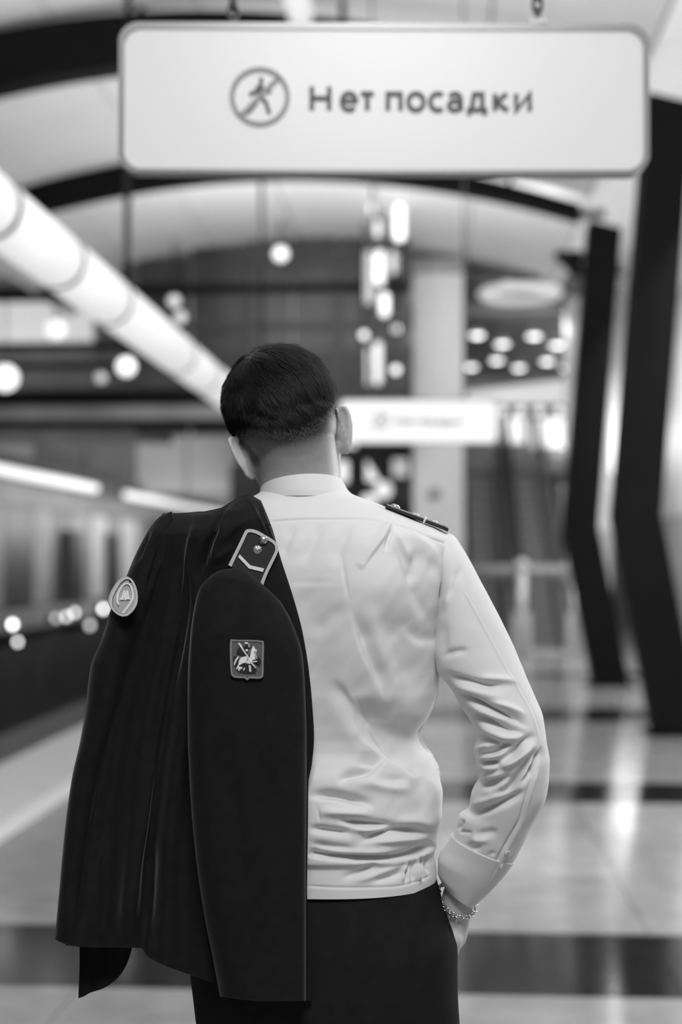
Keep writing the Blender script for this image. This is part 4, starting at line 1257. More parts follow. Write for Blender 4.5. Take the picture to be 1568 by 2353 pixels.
# neck and trunk
NB = at(693, 1150, YM + .022)
P.append(capsule(hd(0, -.030, -.052), .0560, NB, .0600, 36))
P.append(capsule(hd(0, .012, -.085), .045, NB + np.array([0, .02, 0]), .055, 30))
rg = [section(y, TOR, .026, 72, 2.2, 36) for y in np.linspace(1140, 1985, 40)]
P.append(closed_loft(rg))
rg = [section(y, TR, .016, 72, 2.3, 36) for y in np.linspace(1980, 2405, 24)]
P.append(closed_loft(rg))
for ft, hx in ((fL, 605), (fR, 905)):
    hip = at(hx, 2360, YM); kn = hip * .48 + (ft + [0, 0, .0]) * .52 + np.array([0, .015, 0])
    P.append(capsule(hip, .076, kn, .052, 30)); P.append(capsule(kn, .054, kn + (ft - kn) * .35, .052, 30)); P.append(capsule(kn + (ft - kn) * .35, .050, ft + np.array([0, 0, .02]), .036, 30))
    P.append(capsule(ft + np.array([0, 0, .0]), .034, ft + np.array([0, .13, -.022]), .024, 24))
# right arm
wr_ = at(1054, 2062, YM + .002)
AC = []
for o, i, d_, y_ in SL[1:-1]:
    A_, B_ = at(*o, YM + y_), at(*i, YM + y_)
    AC.append(((A_ + B_) / 2, min(.50 * np.linalg.norm(A_ - B_) * .60, d_ * .62, .046)))
AC.append((wr_, .0235))
for (c0_, r0_), (c1_, r1_) in zip(AC[:-1], AC[1:]): P.append(capsule(c0_, r0_, c1_, r1_, 24))
w2 = at(1047, 2100, YM + .006); pl0, pl1 = at(1040, 2150, YM + .012), at(1015, 2225, YM + .035)
P.append(capsule(wr_, .0235, w2, .0225, 24))
P.append(capsule(w2, .0225, pl0, .021, 24))
sd = np.array([0, 1.0, 0])
for k, (o_, L) in enumerate(((-.030, .072), (-.010, .080), (.010, .076), (.029, .060))):
    P.append(capsule(pl0 + sd * o_ * .55, .015, pl1 + sd * o_, .0135, 14))
    f0 = pl1 + sd * o_; f1 = f0 + np.array([-.014, .006, -.42 * L]); f2 = f1 + np.array([-.012, .010, -.30 * L]); f3 = f2 + np.array([-.010, .010, -.22 * L])
    for a__, b__, r0, r1 in ((f0, f1, .0098, .0088), (f1, f2, .0088, .0080), (f2, f3, .0080, .0068)): P.append(capsule(a__, r0, b__, r1, 12, 4))
t0 = pl0 + sd * .026; t1 = t0 + np.array([-.010, .030, -.030]); t2 = t1 + np.array([-.010, .012, -.028])
P.append(capsule(pl0, .014, t1, .0115, 14)); P.append(capsule(t1, .0115, t2, .0088, 12))
# left arm, hand closed round the jacket edge
P.append(capsule(LS, .055, LE, .041, 26)); P.append(capsule(LE, .042, LE + (LH - LE) * .35, .040, 26)); P.append(capsule(LE + (LH - LE) * .35, .039, LH, .026, 26))
pd = LH - LE; pd /= np.linalg.norm(pd)
sd2 = np.cross(pd, [0, 1.0, 0]); sd2 /= np.linalg.norm(sd2)
nd = np.cross(sd2, pd); nd = nd if nd[1] < 0 else -nd
k1 = LH + pd * .085
for o_, L in ((-.030, .070), (-.010, .078), (.010, .074), (.029, .058)):
    P.append(capsule(LH + sd2 * o_ * .5, .018, k1 + sd2 * o_, .0125, 14))
    f0 = k1 + sd2 * o_; f1 = f0 + nd * L * .40 + pd * .014; f2 = f1 + nd * L * .16 - pd * L * .26; f3 = f2 - nd * L * .12 - pd * L * .20
    for a__, b__, r0, r1 in ((f0, f1, .0098, .0088), (f1, f2, .0088, .0080), (f2, f3, .0080, .0068)): P.append(capsule(a__, r0, b__, r1, 12, 4))
t1 = LH + sd2 * .034 + pd * .03 + nd * .018; t2 = t1 + pd * .026 + nd * .020 - sd2 * .006; t3 = t2 + nd * .022 - sd2 * .014
for a__, b__, r0, r1 in ((LH + sd2 * .015, t1, .018, .0115), (t1, t2, .0115, .010), (t2, t3, .010, .008)): P.append(capsule(a__, r0, b__, r1, 14, 4))
me = remeshed(P, 0.0028, 5)
body = obj_of('body', me, M['skin'], man)
nv = len(me.vertices); co = np.empty(nv * 3, np.float32); me.vertices.foreach_get('co', co); co = co.reshape(-1, 3).astype(float)
loc = (co - HC) @ RH                      # head coordinates (right, forward, up)


def hairline(r, f):
    """height of the lower hair edge round the head"""
    back = -.056 + 9.0 * r * r
    return np.where(f > .02, back + np.clip((f - .02) * 1.6, 0, .09), back)


hl = hairline(loc[:, 0], loc[:, 1])
d = hl - loc[:, 2]
st = np.where(d < .006, .97, np.where(d < .03, 0.97 - (d - .006) / .024 * .50, np.clip(.47 - (d - .03) / .045 * .36, .0, 1)))
ear = (np.abs(loc[:, 0]) > .0765) & (loc[:, 2] < 0.01)
fwd_ = loc[:, 1] > 0.035
st = np.where(ear | (fwd_ & (loc[:, 2] < .07)) | (loc[:, 2] < -.15), 0, st)
ca = me.attributes.new('stubble', 'FLOAT', 'POINT'); ca.data.foreach_set('value', st.astype(np.float32))

# ---- hair: close cap and combed strands
def scalp(d_, off):
    """point over the skull in direction d_ (head coordinates)"""
    c = SCALP_C
    k1_ = 1 / np.sqrt(((d_ / SCALP_R) ** 2).sum(-1))
    p1_ = c + d_ * k1_[:, None]
    # occipital bulge
    c2, r2 = np.array([0, -.038, -.022]), np.array([.0665, .062, .058])
    oc = (c - c2) / r2; dd = d_ / r2
    A = (dd ** 2).sum(-1); B = 2 * (dd * oc).sum(-1); Cc = (oc ** 2).sum() - 1
    disc_ = B * B - 4 * A * Cc
    k2_ = np.where(disc_ > 0, (-B + np.sqrt(np.maximum(disc_, 0))) / (2 * A), 0)
    kk = np.maximum(k1_, k2_)
    return c + d_ * (kk + off)[:, None]


def thick(p):
    h = p[:, 2] - hairline(p[:, 0], p[:, 1])
    t = 0.0100 * np.clip((h - .008) / .060, 0, 1) ** 0.9 + 0.0003
    # heavier top combed over from the parting, left crown
    top = np.clip((p[:, 2] - .060) / .03, 0, 1)
    t = t + 0.004 * top
    # swirl ridge at the crown
    dr = (p[:, 2] - (.070 - .25 * (p[:, 0] + .04))) / .010
    t = t + 0.0035 * np.exp(-dr ** 2) * (p[:, 0] > -.075) * (p[:, 0] < .03) * (p[:, 1] < .03)
    return t


na, nb_ = 220, 110
az = np.linspace(0, 2 * PI, na, endpoint=False)
rings = []
for j in range(nb_):
    el_ = PI / 2 * 0.985 - (j / (nb_ - 1)) * 2.35
    D = np.stack([np.cos(az) * math.cos(el_), np.sin(az) * math.cos(el_), np.full(na, math.sin(el_))], -1)
    rings.append(D)
D = np.concatenate(rings)
p0 = scalp(D, np.zeros(len(D)))
h = p0[:, 2] - hairline(p0[:, 0], p0[:, 1])
off = np.where(h > .010, thick(p0) * .60, -0.004)
pc = scalp(D, off)
keep_row = h.reshape(nb_, na)
F = grid_faces(nb_, na)
ok = (h > .004)[F].all(1)
F = F[ok]
# grooves between locks
gro = 0.0004 * np.sin(pc[:, 0] * 900 + pc[:, 2] * 320 + 2 * np.sin(pc[:, 2] * 90)) * np.clip(h / .03, 0, 1)
pc = scalp(D, off + gro)
Vc = HC + pc @ RH.T
# drop unused
used = np.unique(F); remap = -np.ones(len(Vc), int); remap[used] = np.arange(len(used))
hairV = [Vc[used]]; hairF = [remap[F]]
no = len(used)
WH = np.array([-.036, -.045, .088])
NSTR, SEG = 24000, 6
Dd = rng.normal(size=(NSTR * 5, 3)); Dd /= np.linalg.norm(Dd, axis=1)[:, None]
p = scalp(Dd, np.zeros(len(Dd))); h = p[:, 2] - hairline(p[:, 0], p[:, 1])
Dd = Dd[(h > -.006) & (p[:, 1] < .075) & (rng.uniform(0, 1, len(h)) < np.clip((h + .010) / .035, .12, 1))][:NSTR]
n_s = len(Dd)
p = scalp(Dd, np.zeros(n_s)); h = p[:, 2] - hairline(p[:, 0], p[:, 1])
L = 0.0018 + 0.034 * np.clip(h / .075, 0, 1) ** 1.15 * rng.uniform(.75, 1.2, n_s)
lift = thick(p) * rng.uniform(.85, 1.10, n_s)
clump = 0.35 * np.sin(p[:, 0] * 210 + 3 * np.sin(p[:, 2] * 70)) + rng.normal(0, .10, n_s)
pts = []
q = p.copy()
for k in range(SEG + 1):
    fr = k / SEG
    dirq = q - SCALP_C; dirq /= np.linalg.norm(dirq, axis=1)[:, None]
    o_ = lift * (0.55 + 0.45 * fr) + 0.0012 * np.sin(p[:, 0] * 300 + p[:, 2] * 120) * fr * np.clip(h / .04, 0, 1)
    q = scalp(dirq, o_)
    pts.append(q.copy())
    g_ = (q - WH); g_ /= np.linalg.norm(g_, axis=1)[:, None] + 1e-9
    wtop = np.clip((q[:, 2] - .065) / .03, 0, 1)[:, None]
    g_ = g_ * 1.0 + np.array([.22, 0, -.9]) * (1 - wtop) + np.array([-.55, .9, .1]) * wtop
    sidev = np.cross(g_, dirq); g_ = g_ + sidev * clump[:, None] * .5
    g_ = g_ - dirq * (g_ * dirq).sum(1)[:, None]
    g_ /= np.linalg.norm(g_, axis=1)[:, None] + 1e-9
    q = q + g_ * (L / SEG)[:, None]
pts = np.stack(pts, 1)                      # strands x points x 3
tang = np.gradient(pts, axis=1); tang /= np.linalg.norm(tang, axis=2)[..., None] + 1e-9
nor = pts - SCALP_C; nor /= np.linalg.norm(nor, axis=2)[..., None]
bi_ = np.cross(tang, nor); bi_ /= np.linalg.norm(bi_, axis=2)[..., None] + 1e-9
rad = (0.00032 * (1 - 0.7 * (np.arange(SEG + 1) / SEG) ** 2))[None, :, None]
c3 = [pts + bi_ * rad, pts - bi_ * rad * .5 + nor * rad * .87, pts - bi_ * rad * .5 - nor * rad * .87]
SV = np.stack(c3, 2)                        # s, k, 3, xyz
SVw = HC + SV.reshape(-1, 3) @ RH.T
idx = np.arange(n_s * (SEG + 1) * 3).reshape(n_s, SEG + 1, 3)
FF = []
for c_ in range(3):
    a__ = idx[:, :-1, c_]; b__ = idx[:, :-1, (c_ + 1) % 3]; c__ = idx[:, 1:, (c_ + 1) % 3]; d__ = idx[:, 1:, c_]
    FF.append(np.stack([a__, b__, c__, d__], -1).reshape(-1, 4))
hairV.append(SVw); hairF.append(np.concatenate(FF) + no)
hair = mesh('hair', np.concatenate(hairV), np.ascontiguousarray(np.concatenate(hairF)), M['hair'], man, label='short dark hair swept from a crown whorl, faded at the nape')

# ---- bracelet: chain of links round the right wrist
br = empty('bracelet', w2); br.parent = man; br.matrix_parent_inverse = world_of(man).inverted()
br['label'] = 'silver chain bracelet'
wc = at(1050, 2070, YM + .003); wax = (w2 - wr_); wax /= np.linalg.norm(wax)
wa, wb = frame_of(wax, (0, 1, 0))
nk = 30
for k in range(nk):
    a = 2 * PI * k / nk
    rdir = wa * math.cos(a) + wb * math.sin(a)
    tdir = -wa * math.sin(a) + wb * math.cos(a)
    tilt = .007 * rdir[0] - .013 * rdir[1]
    c = wc + rdir * .0275 + wax * (tilt - .002)
    up2 = wax if k % 2 else rdir
    pts = [c + tdir * .0044 * math.cos(t) + up2 * .0032 * math.sin(t) for t in np.linspace(0, 2 * PI, 11)]
    tube('link', pts, .0011, M['silver'], br, n=6)
pl_c = wc + (-wa if wa[0] > 0 else wa) * .0275
# ------------------------------------------------------------------ jacket over the left shoulder
jk = empty('jacket', at(560, 1145, YM), 'black uniform jacket with sleeve patches slung over his left shoulder', 'jacket')


def coons(Lc, Rc, Tc, Bc, nt, ns):
    """pixel grid between four outline curves"""
    L, R, T, B = curve_pts(Lc, nt), curve_pts(Rc, nt), curve_pts(Tc, ns), curve_pts(Bc, ns)
    t = np.linspace(0, 1, nt)[:, None, None]; s = np.linspace(0, 1, ns)[None, :, None]
    return ((1 - s) * L[:, None] + s * R[:, None] + (1 - t) * T[None] + t * B[None]
            - ((1 - s) * (1 - t) * T[0] + s * (1 - t) * T[-1] + (1 - s) * t * B[0] + s * t * B[-1]))


def sheet(name, G, Dn, Df, fl, m, parent, **kw):
    """closed cloth piece: near side at depth Dn, far side at Df (same grid), folds on the near side"""
    nt, ns = G.shape[:2]
    A = atv(G[..., 0], G[..., 1], Dn).reshape(-1, 3)
    F = grid_faces(nt, ns, False)
    N = vnormals(A, F)
    if (N[:, 1]).mean() > 0: N = -N; F = F[:, ::-1]
    A = folds(A, N, F, fl)
    B = atv(G[..., 0], G[..., 1], Df).reshape(-1, 3)
    n = nt * ns
    Fl = [F, F[:, ::-1] + n]
    rim = np.concatenate([np.arange(ns), np.arange(1, nt) * ns + ns - 1, (nt - 1) * ns + np.arange(ns - 2, -1, -1), np.arange(nt - 2, 0, -1) * ns])
    r2 = np.roll(rim, -1)
    Fl.append(np.stack([rim, rim + n, r2 + n, r2], -1))
    return mesh(name, np.concatenate([A, B]), np.ascontiguousarray(np.concatenate(Fl)), m, parent, True, **kw)


Lc = [(374, 1180), (352, 1240), (330, 1330), (305, 1430), (280, 1530), (255, 1640), (235, 1750), (215, 1850), (195, 1960), (180, 2060), (165, 2120), (150, 2172)]
Rc = [(600, 1150), (626, 1215), (646, 1285), (672, 1365), (695, 1450), (710, 1540), (718, 1620), (722, 1695), (717, 1755), (709, 1800), (708, 1900), (706, 2050), (712, 2160), (716, 2300)]
Tc = [(374, 1180), (440, 1178), (500, 1170), (535, 1152), (570, 1137), (600, 1150)]
Bc = [(150, 2172), (190, 2176), (326, 2179), (336, 2194), (440, 2241), (560, 2276), (716, 2300)]
nt, ns = 360, 280
G = coons(Lc, Rc, Tc, Bc, nt, ns)
s = np.linspace(0, 1, ns)[None, :]; t = np.linspace(0, 1, nt)[:, None]
arch = np.sqrt(np.clip(1 - (2 * s - 1) ** 2, 0, 1))
topr = np.clip(t / .05, 0, 1) ** .5
base_d = 1.925 + .035 * np.clip(1 - s / .45, 0, 1) - .022 * arch - .014 * s
# shoulder crest rolls forward over the shoulder
Dn = base_d + .060 * (1 - topr)
pleat = .010 * np.sin(s * 34 + 2.0 * np.sin(t * 3)) * np.clip((.62 - s) / .2, 0, 1) * np.clip(t * 2.0, 0, 1)
Dn = Dn - pleat
Df = Dn + .014 + .10 * np.clip(1 - t / .16, 0, 1) * np.clip(np.minimum(s, 1 - s) / .08, 0, 1)
JF = [
    ([(408, 1200), (420, 1290), (402, 1440), (362, 1650), (312, 1900)], -10, 18, 16), ([(480, 1180), (450, 1255), (432, 1350), (398, 1500), (358, 1700), (320, 1950), (292, 2170)], 13, 12, 22, .3),
    ([(512, 1166), (474, 1240), (452, 1310), (440, 1400)], 9, 9, 12), ([(498, 1175), (462, 1245), (442, 1330), (420, 1440), (380, 1650)], -8, 8, 8),
    ([(562, 1142), (522, 1200), (494, 1270), (478, 1330)], 12, 22, 12), ([(530, 1165), (494, 1230), (466, 1300), (452, 1350)], -8, 8, 8),
    ([(570, 1142), (590, 1180), (615, 1230), (630, 1262)], 2.0, 3, 5, 0), ([(588, 1150), (612, 1200), (634, 1260)], -6, 9, 5),
    ([(575, 1160), (545, 1185), (515, 1200)], 4, 8, 8), ([(568, 1190), (530, 1225), (505, 1250)], 3, 8, 8), ([(545, 1255), (520, 1270), (495, 1300)], 3, 8, 8),
    ([(430, 1190), (470, 1196), (500, 1180)], 5, 12, 16), ([(250, 1900), (240, 2000), (228, 2100), (222, 2170)], 8, 14, 14), ([(345, 1900), (338, 2050), (330, 2170)], -8, 14, 14),
]
jb = sheet('coat_body', G, Dn, Df, JF, M['coat'], jk)

# left (outer) sleeve with the round patch
Lc2 = [(392, 1176), (372, 1184), (346, 1212), (318, 1262), (290, 1326), (255, 1400), (232, 1470), (208, 1530), (195, 1640), (185, 1700), (165, 1790), (150, 1900), (135, 2060), (126, 2158)]
Rc2 = [(396, 1178), (402, 1200), (396, 1260), (372, 1350), (346, 1420), (310, 1520), (275, 1640), (240, 1750), (215, 1860), (200, 1960), (190, 2060), (190, 2176)]
Tc2 = [(392, 1176), (394, 1176), (396, 1178)]
Bc2 = [(126, 2158), (146, 2168), (168, 2174), (190, 2176)]
G2 = coons(Lc2, Rc2, Tc2, Bc2, 300, 120)
s = np.linspace(0, 1, 120)[None, :]; t = np.linspace(0, 1, 300)[:, None]
a2 = np.sqrt(np.clip(1 - (2 * s - 1) ** 2, 0, 1))
wdt = np.interp(t, [0, .06, .3, .6, 1], [.01, .035, .05, .03, .02])
Dn2 = 1.965 - a2 * wdt + .010 * (1 - t); Df2 = 1.985 + a2 * wdt * 1.0 + .012 * (1 - t)
sl1 = sheet('sleeve', G2, Dn2, Df2, [([(388, 1190), (360, 1230), (330, 1290), (300, 1340)], 5, 6, 14), ([(352, 1215), (335, 1250), (318, 1300)], -4, 6, 6), ([(392, 1215), (378, 1260), (362, 1330)], 5, 8, 8), ([(372, 1230), (355, 1300), (335, 1370)], -5, 7, 7)], M['coat'], jk)

# lower corner hanging below the hem
G3 = coons([(176, 2060), (182, 2130), (183, 2200), (180, 2294)], [(320, 2060), (308, 2130), (303, 2180), (293, 2212), (272, 2246), (254, 2262)], [(176, 2060), (250, 2060), (320, 2060)],
           [(180, 2294), (192, 2290), (206, 2282), (236, 2272), (254, 2262)], 80, 60)
s = np.linspace(0, 1, 60)[None, :]
sheet('front_corner', G3, 1.995 + .010 * np.sin(s * 6) + 0 * G3[..., 0], 2.005 + .010 * np.sin(s * 6) + 0 * G3[..., 0], [], M['coat'], jk)

# front part falling over the chest side
fp = []
for q in range(14):
    f_ = q / 13
    z_ = LH[2] + .085 - .45 * f_
    x0_, x1_ = LH[0] - .10 - .02 * f_, LH[0] + .06 + .05 * f_
    y_ = YM + .245 + .03 * math.sin(f_ * 3) - .05 * (1 - f_) ** 4
    fp.append([(x0_ + (x1_ - x0_) * k / 15, y_ + .012 * math.sin(k * 1.1), z_) for k in range(16)])
fp = np.array(fp)
V = np.concatenate([fp.reshape(-1, 3), (fp + np.array([0, .012, 0])).reshape(-1, 3)])
Fg = grid_faces(14, 16, False); nn = 14 * 16
rim = np.concatenate([np.arange(16), np.arange(1, 14) * 16 + 15, 13 * 16 + np.arange(14, -1, -1), np.arange(12, 0, -1) * 16])
mesh('front_panel', V, np.concatenate([Fg, Fg[:, ::-1] + nn, np.stack([rim, rim + nn, np.roll(rim, -1) + nn, np.roll(rim, -1)], -1)]), M['coat'], jk)

# neck part of the coat running over the shoulder to the gripping hand
lp = curve_pts([at(524, 1182, 1.94), at(524, 1178, 1.985), at(526, 1182, 2.06), at(530, 1196, 2.17), LH + np.array([0, .035, .075]), LH + np.array([0, .04, .0])], 24)
V = []
for i, p_ in enumerate(lp):
    wv_ = .042
    V.append([(p_[0] - wv_ + 2 * wv_ * k / 9, p_[1], p_[2] - .012 * abs(k / 4.5 - 1) ** 2) for k in range(10)])
V = np.array(V); V2 = V + np.array([0, .006, -.008]); n10 = 24 * 10
Fg = grid_faces(24, 10, False)
rim = np.concatenate([np.arange(10), np.arange(1, 24) * 10 + 9, 230 + np.arange(8, -1, -1), np.arange(22, 0, -1) * 10])
mesh('coat_neck', np.concatenate([V.reshape(-1, 3), V2.reshape(-1, 3)]), np.concatenate([Fg, Fg[:, ::-1] + n10, np.stack([rim, rim + n10, np.roll(rim, -1) + n10, np.roll(rim, -1)], -1)]), M['coat'], jk)

# inner sleeve with the shield patch
Lc4 = [(545, 1304), (505, 1311), (478, 1328), (456, 1358), (444, 1420), (434, 1520), (430, 1650), (435, 1800), (447, 1950), (468, 2100), (488, 2200), (505, 2290)]
Rc4 = [(549, 1304), (580, 1322), (606, 1345), (650, 1388), (680, 1448), (697, 1510), (703, 1600), (706, 1700), (706, 1800), (704, 2000), (704, 2150), (704, 2300)]
G4 = coons(Lc4, Rc4, [(545, 1304), (547, 1304), (549, 1304)], [(505, 2290), (600, 2300), (704, 2300)], 320, 180)
s = np.linspace(0, 1, 180)[None, :]; t = np.linspace(0, 1, 320)[:, None]
e_ = 2.8
a4 = np.clip(1 - np.abs(2 * s - 1) ** e_, 0, 1) ** (1 / e_)
wdt = np.interp(t, [0, .015, .06, .2, .6, 1], [.006, .020, .038, .055, .052, .050])
Dn4 = 1.878 - a4 * wdt; Df4 = 1.893 + a4 * .022 + 0 * t
sl2 = sheet('sleeve', G4, Dn4, Df4, [([(470, 1340), (455, 1400), (446, 1500), (440, 1650)], 3, 6, 10), ([(620, 1370), (650, 1420), (664, 1500)], -2, 20, 20), ([(520, 1700), (540, 1900), (560, 2100)], -5, 30, 30), ([(610, 1650), (620, 1850), (640, 2050)], -4, 26, 30)], M['coat'], jk)

# ---- insignia, laid on the cloth
bvj = bvh_of(jb, sl1, sl2)


def inlay(name, poly_px, lift, th, m, parent, **kw):
    """flat embroidered piece lying on the cloth: outline in photo pixels, own thickness"""
    P = []
    for q in poly_px:
        p_, n_ = hit(bvj, q[0], q[1], 0)
        if p_ is None: p_, n_ = hit(bvj, q[0] * .9 + np.mean([c[0] for c in poly_px]) * .1, q[1] * .9 + np.mean([c[1] for c in poly_px]) * .1, 0)
        P.append((p_, n_))
    av = np.mean([n_ for _, n_ in P], 0); av /= np.linalg.norm(av)
    V = np.array([p_ + av * lift for p_, _ in P] + [p_ + av * (lift + th) for p_, _ in P])
    n = len(P)
    bm = bmesh.new()
    vs = [bm.verts.new(v) for v in V]
    for i in range(n): bm.faces.new((vs[i], vs[(i + 1) % n], vs[n + (i + 1) % n], vs[n + i]))
    bm.faces.new(vs[:n][::-1]); bm.faces.new(vs[n:])
    bmesh.ops.triangulate(bm, faces=[f for f in bm.faces if len(f.verts) > 4])
    bmesh.ops.recalc_face_normals(bm, faces=bm.faces[:])
    return bmobj(name, bm, m, parent, **kw)


def ribbon(name, line_px, wpx, lift, th, m, parent, n=40, **kw):
    """narrow raised braid along a line on the cloth"""
    Q = curve_pts(line_px, n) if n else np.array(line_px, float)
    T = np.gradient(Q, axis=0); T /= np.linalg.norm(T, axis=1)[:, None]
    Nn = np.stack([-T[:, 1], T[:, 0]], -1)
    V = []
    wpx = np.full(len(Q), wpx) if not hasattr(wpx, '__len__') else np.interp(np.linspace(0, 1, len(Q)), np.linspace(0, 1, len(wpx)), wpx)
    last = None
    for q, nn_, ww in zip(Q, Nn, wpx):
        c_, nr_ = hit(bvj, q[0], q[1], 0)
        if c_ is None: c_, nr_ = last
        last = (c_, nr_)
        Yc = c_[1]
        a__, b__ = at(*(q + nn_ * ww / 2), Yc), at(*(q - nn_ * ww / 2), Yc)
        # keep both edges in the cloth's own plane
        a__ = a__ + np.array([0, -1, 0]) * (((a__ - c_) @ nr_) / min(nr_[1], -.35)) * -1 if abs(nr_[1]) > .35 else a__
        b__ = b__ + np.array([0, -1, 0]) * (((b__ - c_) @ nr_) / min(nr_[1], -.35)) * -1 if abs(nr_[1]) > .35 else b__
        V += [a__ + nr_ * lift, b__ + nr_ * lift, b__ + nr_ * (lift + th), a__ + nr_ * (lift + th)]
    m_ = len(Q); F = []
    for i in range(m_ - 1):
        for k in range(4): F.append((4 * i + k, 4 * i + 4 + k, 4 * i + 4 + (k + 1) % 4, 4 * i + (k + 1) % 4))
    F += [(3, 2, 1, 0), (4 * m_ - 4, 4 * m_ - 3, 4 * m_ - 2, 4 * m_ - 1)]
    bm = bmesh.new(); vs = [bm.verts.new(v) for v in V]
    for f in F: bm.faces.new([vs[i] for i in f])
    bmesh.ops.recalc_face_normals(bm, faces=bm.faces[:])
    return bmobj(name, bm, m, parent, smooth=False, **kw)


# shoulder board of the jacket: U-shaped piping, chevron, star, button
c0, _ = hit(bvj, 585, 1275, 0)
ep2 = empty('shoulder_board', c0); ep2.parent = jk; ep2.matrix_parent_inverse = world_of(jk).inverted()
KX, KY = 240 / 1568, 220 / 1437
k_ = lambda x, y: (480 + x * KX, 1180 + y * KY)
# the board is one stiff plane fitted to the cloth under it
bp = [hit(bvj, *k_(x, y), 0)[0] for x, y in ((330, 760), (560, 320), (950, 480), (780, 1030), (650, 650))]
bc = np.mean(bp, 0); uu, ss_, vv = np.linalg.svd(np.array(bp) - bc); bn = vv[2]; bn = bn if bn[1] < 0 else -bn


OFF = .004


def on_board(x, y, lift):
    px, py = k_(x, y)
    d = FWD * FP + RGT * (px - W0 / 2) + UPV * (H0 / 2 - py)
    return EYE + d * (((bc + bn * (lift + OFF) - EYE) @ bn) / (d @ bn))


def board_poly(name, pts, lift, th, m):
    V = [on_board(x, y, lift) for x, y in pts]; V = np.array(V + [v + bn * th for v in V]); n = len(pts)
    bm = bmesh.new(); vs = [bm.verts.new(v) for v in V]
    for i in range(n): bm.faces.new((vs[i], vs[(i + 1) % n], vs[n + (i + 1) % n], vs[n + i]))
    tri = [bm.faces.new(vs[:n][::-1]), bm.faces.new(vs[n:])]
    bmesh.ops.triangulate(bm, faces=tri); bmesh.ops.recalc_face_normals(bm, faces=bm.faces[:])
    return bmobj(name, bm, m, ep2)


outer = [(293, 775), (340, 680), (420, 520), (500, 355), (528, 295), (545, 262), (570, 240), (610, 233), (660, 237), (700, 247), (760, 272), (840, 318), (920, 365), (985, 407), (1015, 440), (1038, 480), (1046, 525), (1040, 570), (1020, 620), (960, 745), (880, 910), (818, 1077)]
inner_ = [(770, 1052), (830, 905), (910, 740), (975, 610), (995, 565), (1000, 525), (994, 490), (970, 455), (940, 430), (890, 402), (820, 362), (740, 318), (690, 297), (650, 285), (612, 281), (585, 292), (570, 315), (548, 365), (470, 530), (390, 695), (343, 800)]
board_poly('board', outer + [(770, 1060), (560, 920), (343, 800)], -.004, .004, M['board'])
# piping as a closed strip
oc = curve_pts(outer, 60); ic = curve_pts(inner_[::-1], 60)
V = []
for a__, b__ in zip(oc, ic):
    A_, B_ = on_board(*a__, 0), on_board(*b__, 0)
    V += [A_, B_, B_ + bn * .0016, A_ + bn * .0016]
F = []
for i in range(59):
    for k in range(4): F.append((4 * i + k, 4 * i + 4 + k, 4 * i + 4 + (k + 1) % 4, 4 * i + (k + 1) % 4))
F += [(3, 2, 1, 0), (236, 237, 238, 239)]
bm = bmesh.new(); vs = [bm.verts.new(v) for v in V]
for f in F: bm.faces.new([vs[i] for i in f])
bmesh.ops.recalc_face_normals(bm, faces=bm.faces[:]); bmobj('piping', bm, M['piping'], ep2, label='grey white piping')
board_poly('chevron', [(465, 613), (625, 778), (832, 824), (812, 876), (605, 826), (443, 655)], 0, .0016, M['piping_lt'])
cst = on_board(733, 545, .0002); bu = on_board(823, 398, .0002)
sx_ = on_board(800, 580, 0) - on_board(665, 510, 0); rs = np.linalg.norm(sx_) / 2
bm = bmesh.new()
sa, sb = frame_of(bn); ringv = []
for lay_, hh in ((1.0, 0), (.9, .0012)):
    ringv.append([bm.verts.new(cst + bn * hh + (sa * math.cos(a) + sb * math.sin(a)) * rs * lay_ * (1.0 if i % 2 == 0 else .86)) for i, a in enumerate(np.linspace(0, 2 * PI, 24, endpoint=False))])
tp = bm.verts.new(cst + bn * .0024)
for i in range(24):
    j = (i + 1) % 24
    bm.faces.new((ringv[0][i], ringv[0][j], ringv[1][j], ringv[1][i])); bm.faces.new((ringv[1][i], ringv[1][j], tp))
bmobj('star', bm, M['silver'], ep2, label='small silver star')
disc('button', bu, bn, rs * .92, .0030, M['silver'], ep2, .6)

# round patch with letter on the outer sleeve
KX, KY = 120 / 1568, 140 / 1829
k_ = lambda x, y: (230 + x * KX, 1300 + y * KY)
rp = np.array([k_(720, 950)])
c0, n0 = hit(bvj, *k_(740, 960), 0)
patch = empty('round_patch', c0); patch.parent = jk; patch.matrix_parent_inverse = world_of(jk).inverted()
patch['label'] = 'round grey patch with letter M'
rimo = [(720, 385), (840, 350), (920, 375), (985, 435), (1045, 540), (1090, 650), (1120, 780), (1135, 910), (1130, 1060), (1095, 1190), (1020, 1330), (920, 1440), (800, 1520), (690, 1530), (580, 1495), (470, 1420), (380, 1320), (320, 1210), (305, 1080), (330, 950), (390, 800), (480, 640), (590, 490)]
rimi = [(735, 440), (840, 410), (905, 432), (960, 490), (1010, 580), (1055, 690), (1085, 800), (1098, 920), (1090, 1050), (1055, 1170), (985, 1300), (895, 1400), (790, 1465), (690, 1472), (590, 1440), (490, 1370), (415, 1280), (375, 1190), (368, 1080), (385, 970), (440, 830), (525, 680), (625, 530)]
# sleeve surface bends away here: the patch lies on a plane fitted to it
bp = [hit(bvj, *k_(x, y), 0)[0] for x, y in ((720, 480), (560, 900), (1000, 950), (720, 1380), (480, 1200), (760, 950), (900, 1200))]
bp = [b for b in bp if b is not None]
bc = np.mean(bp, 0); uu, ss_, vv = np.linalg.svd(np.array(bp) - bc); bn = vv[2]; bn = bn if bn[1] < 0 else -bn
if bn[1] > -.45: bn = np.array([-.5, -.85, .1]); bn /= np.linalg.norm(bn)


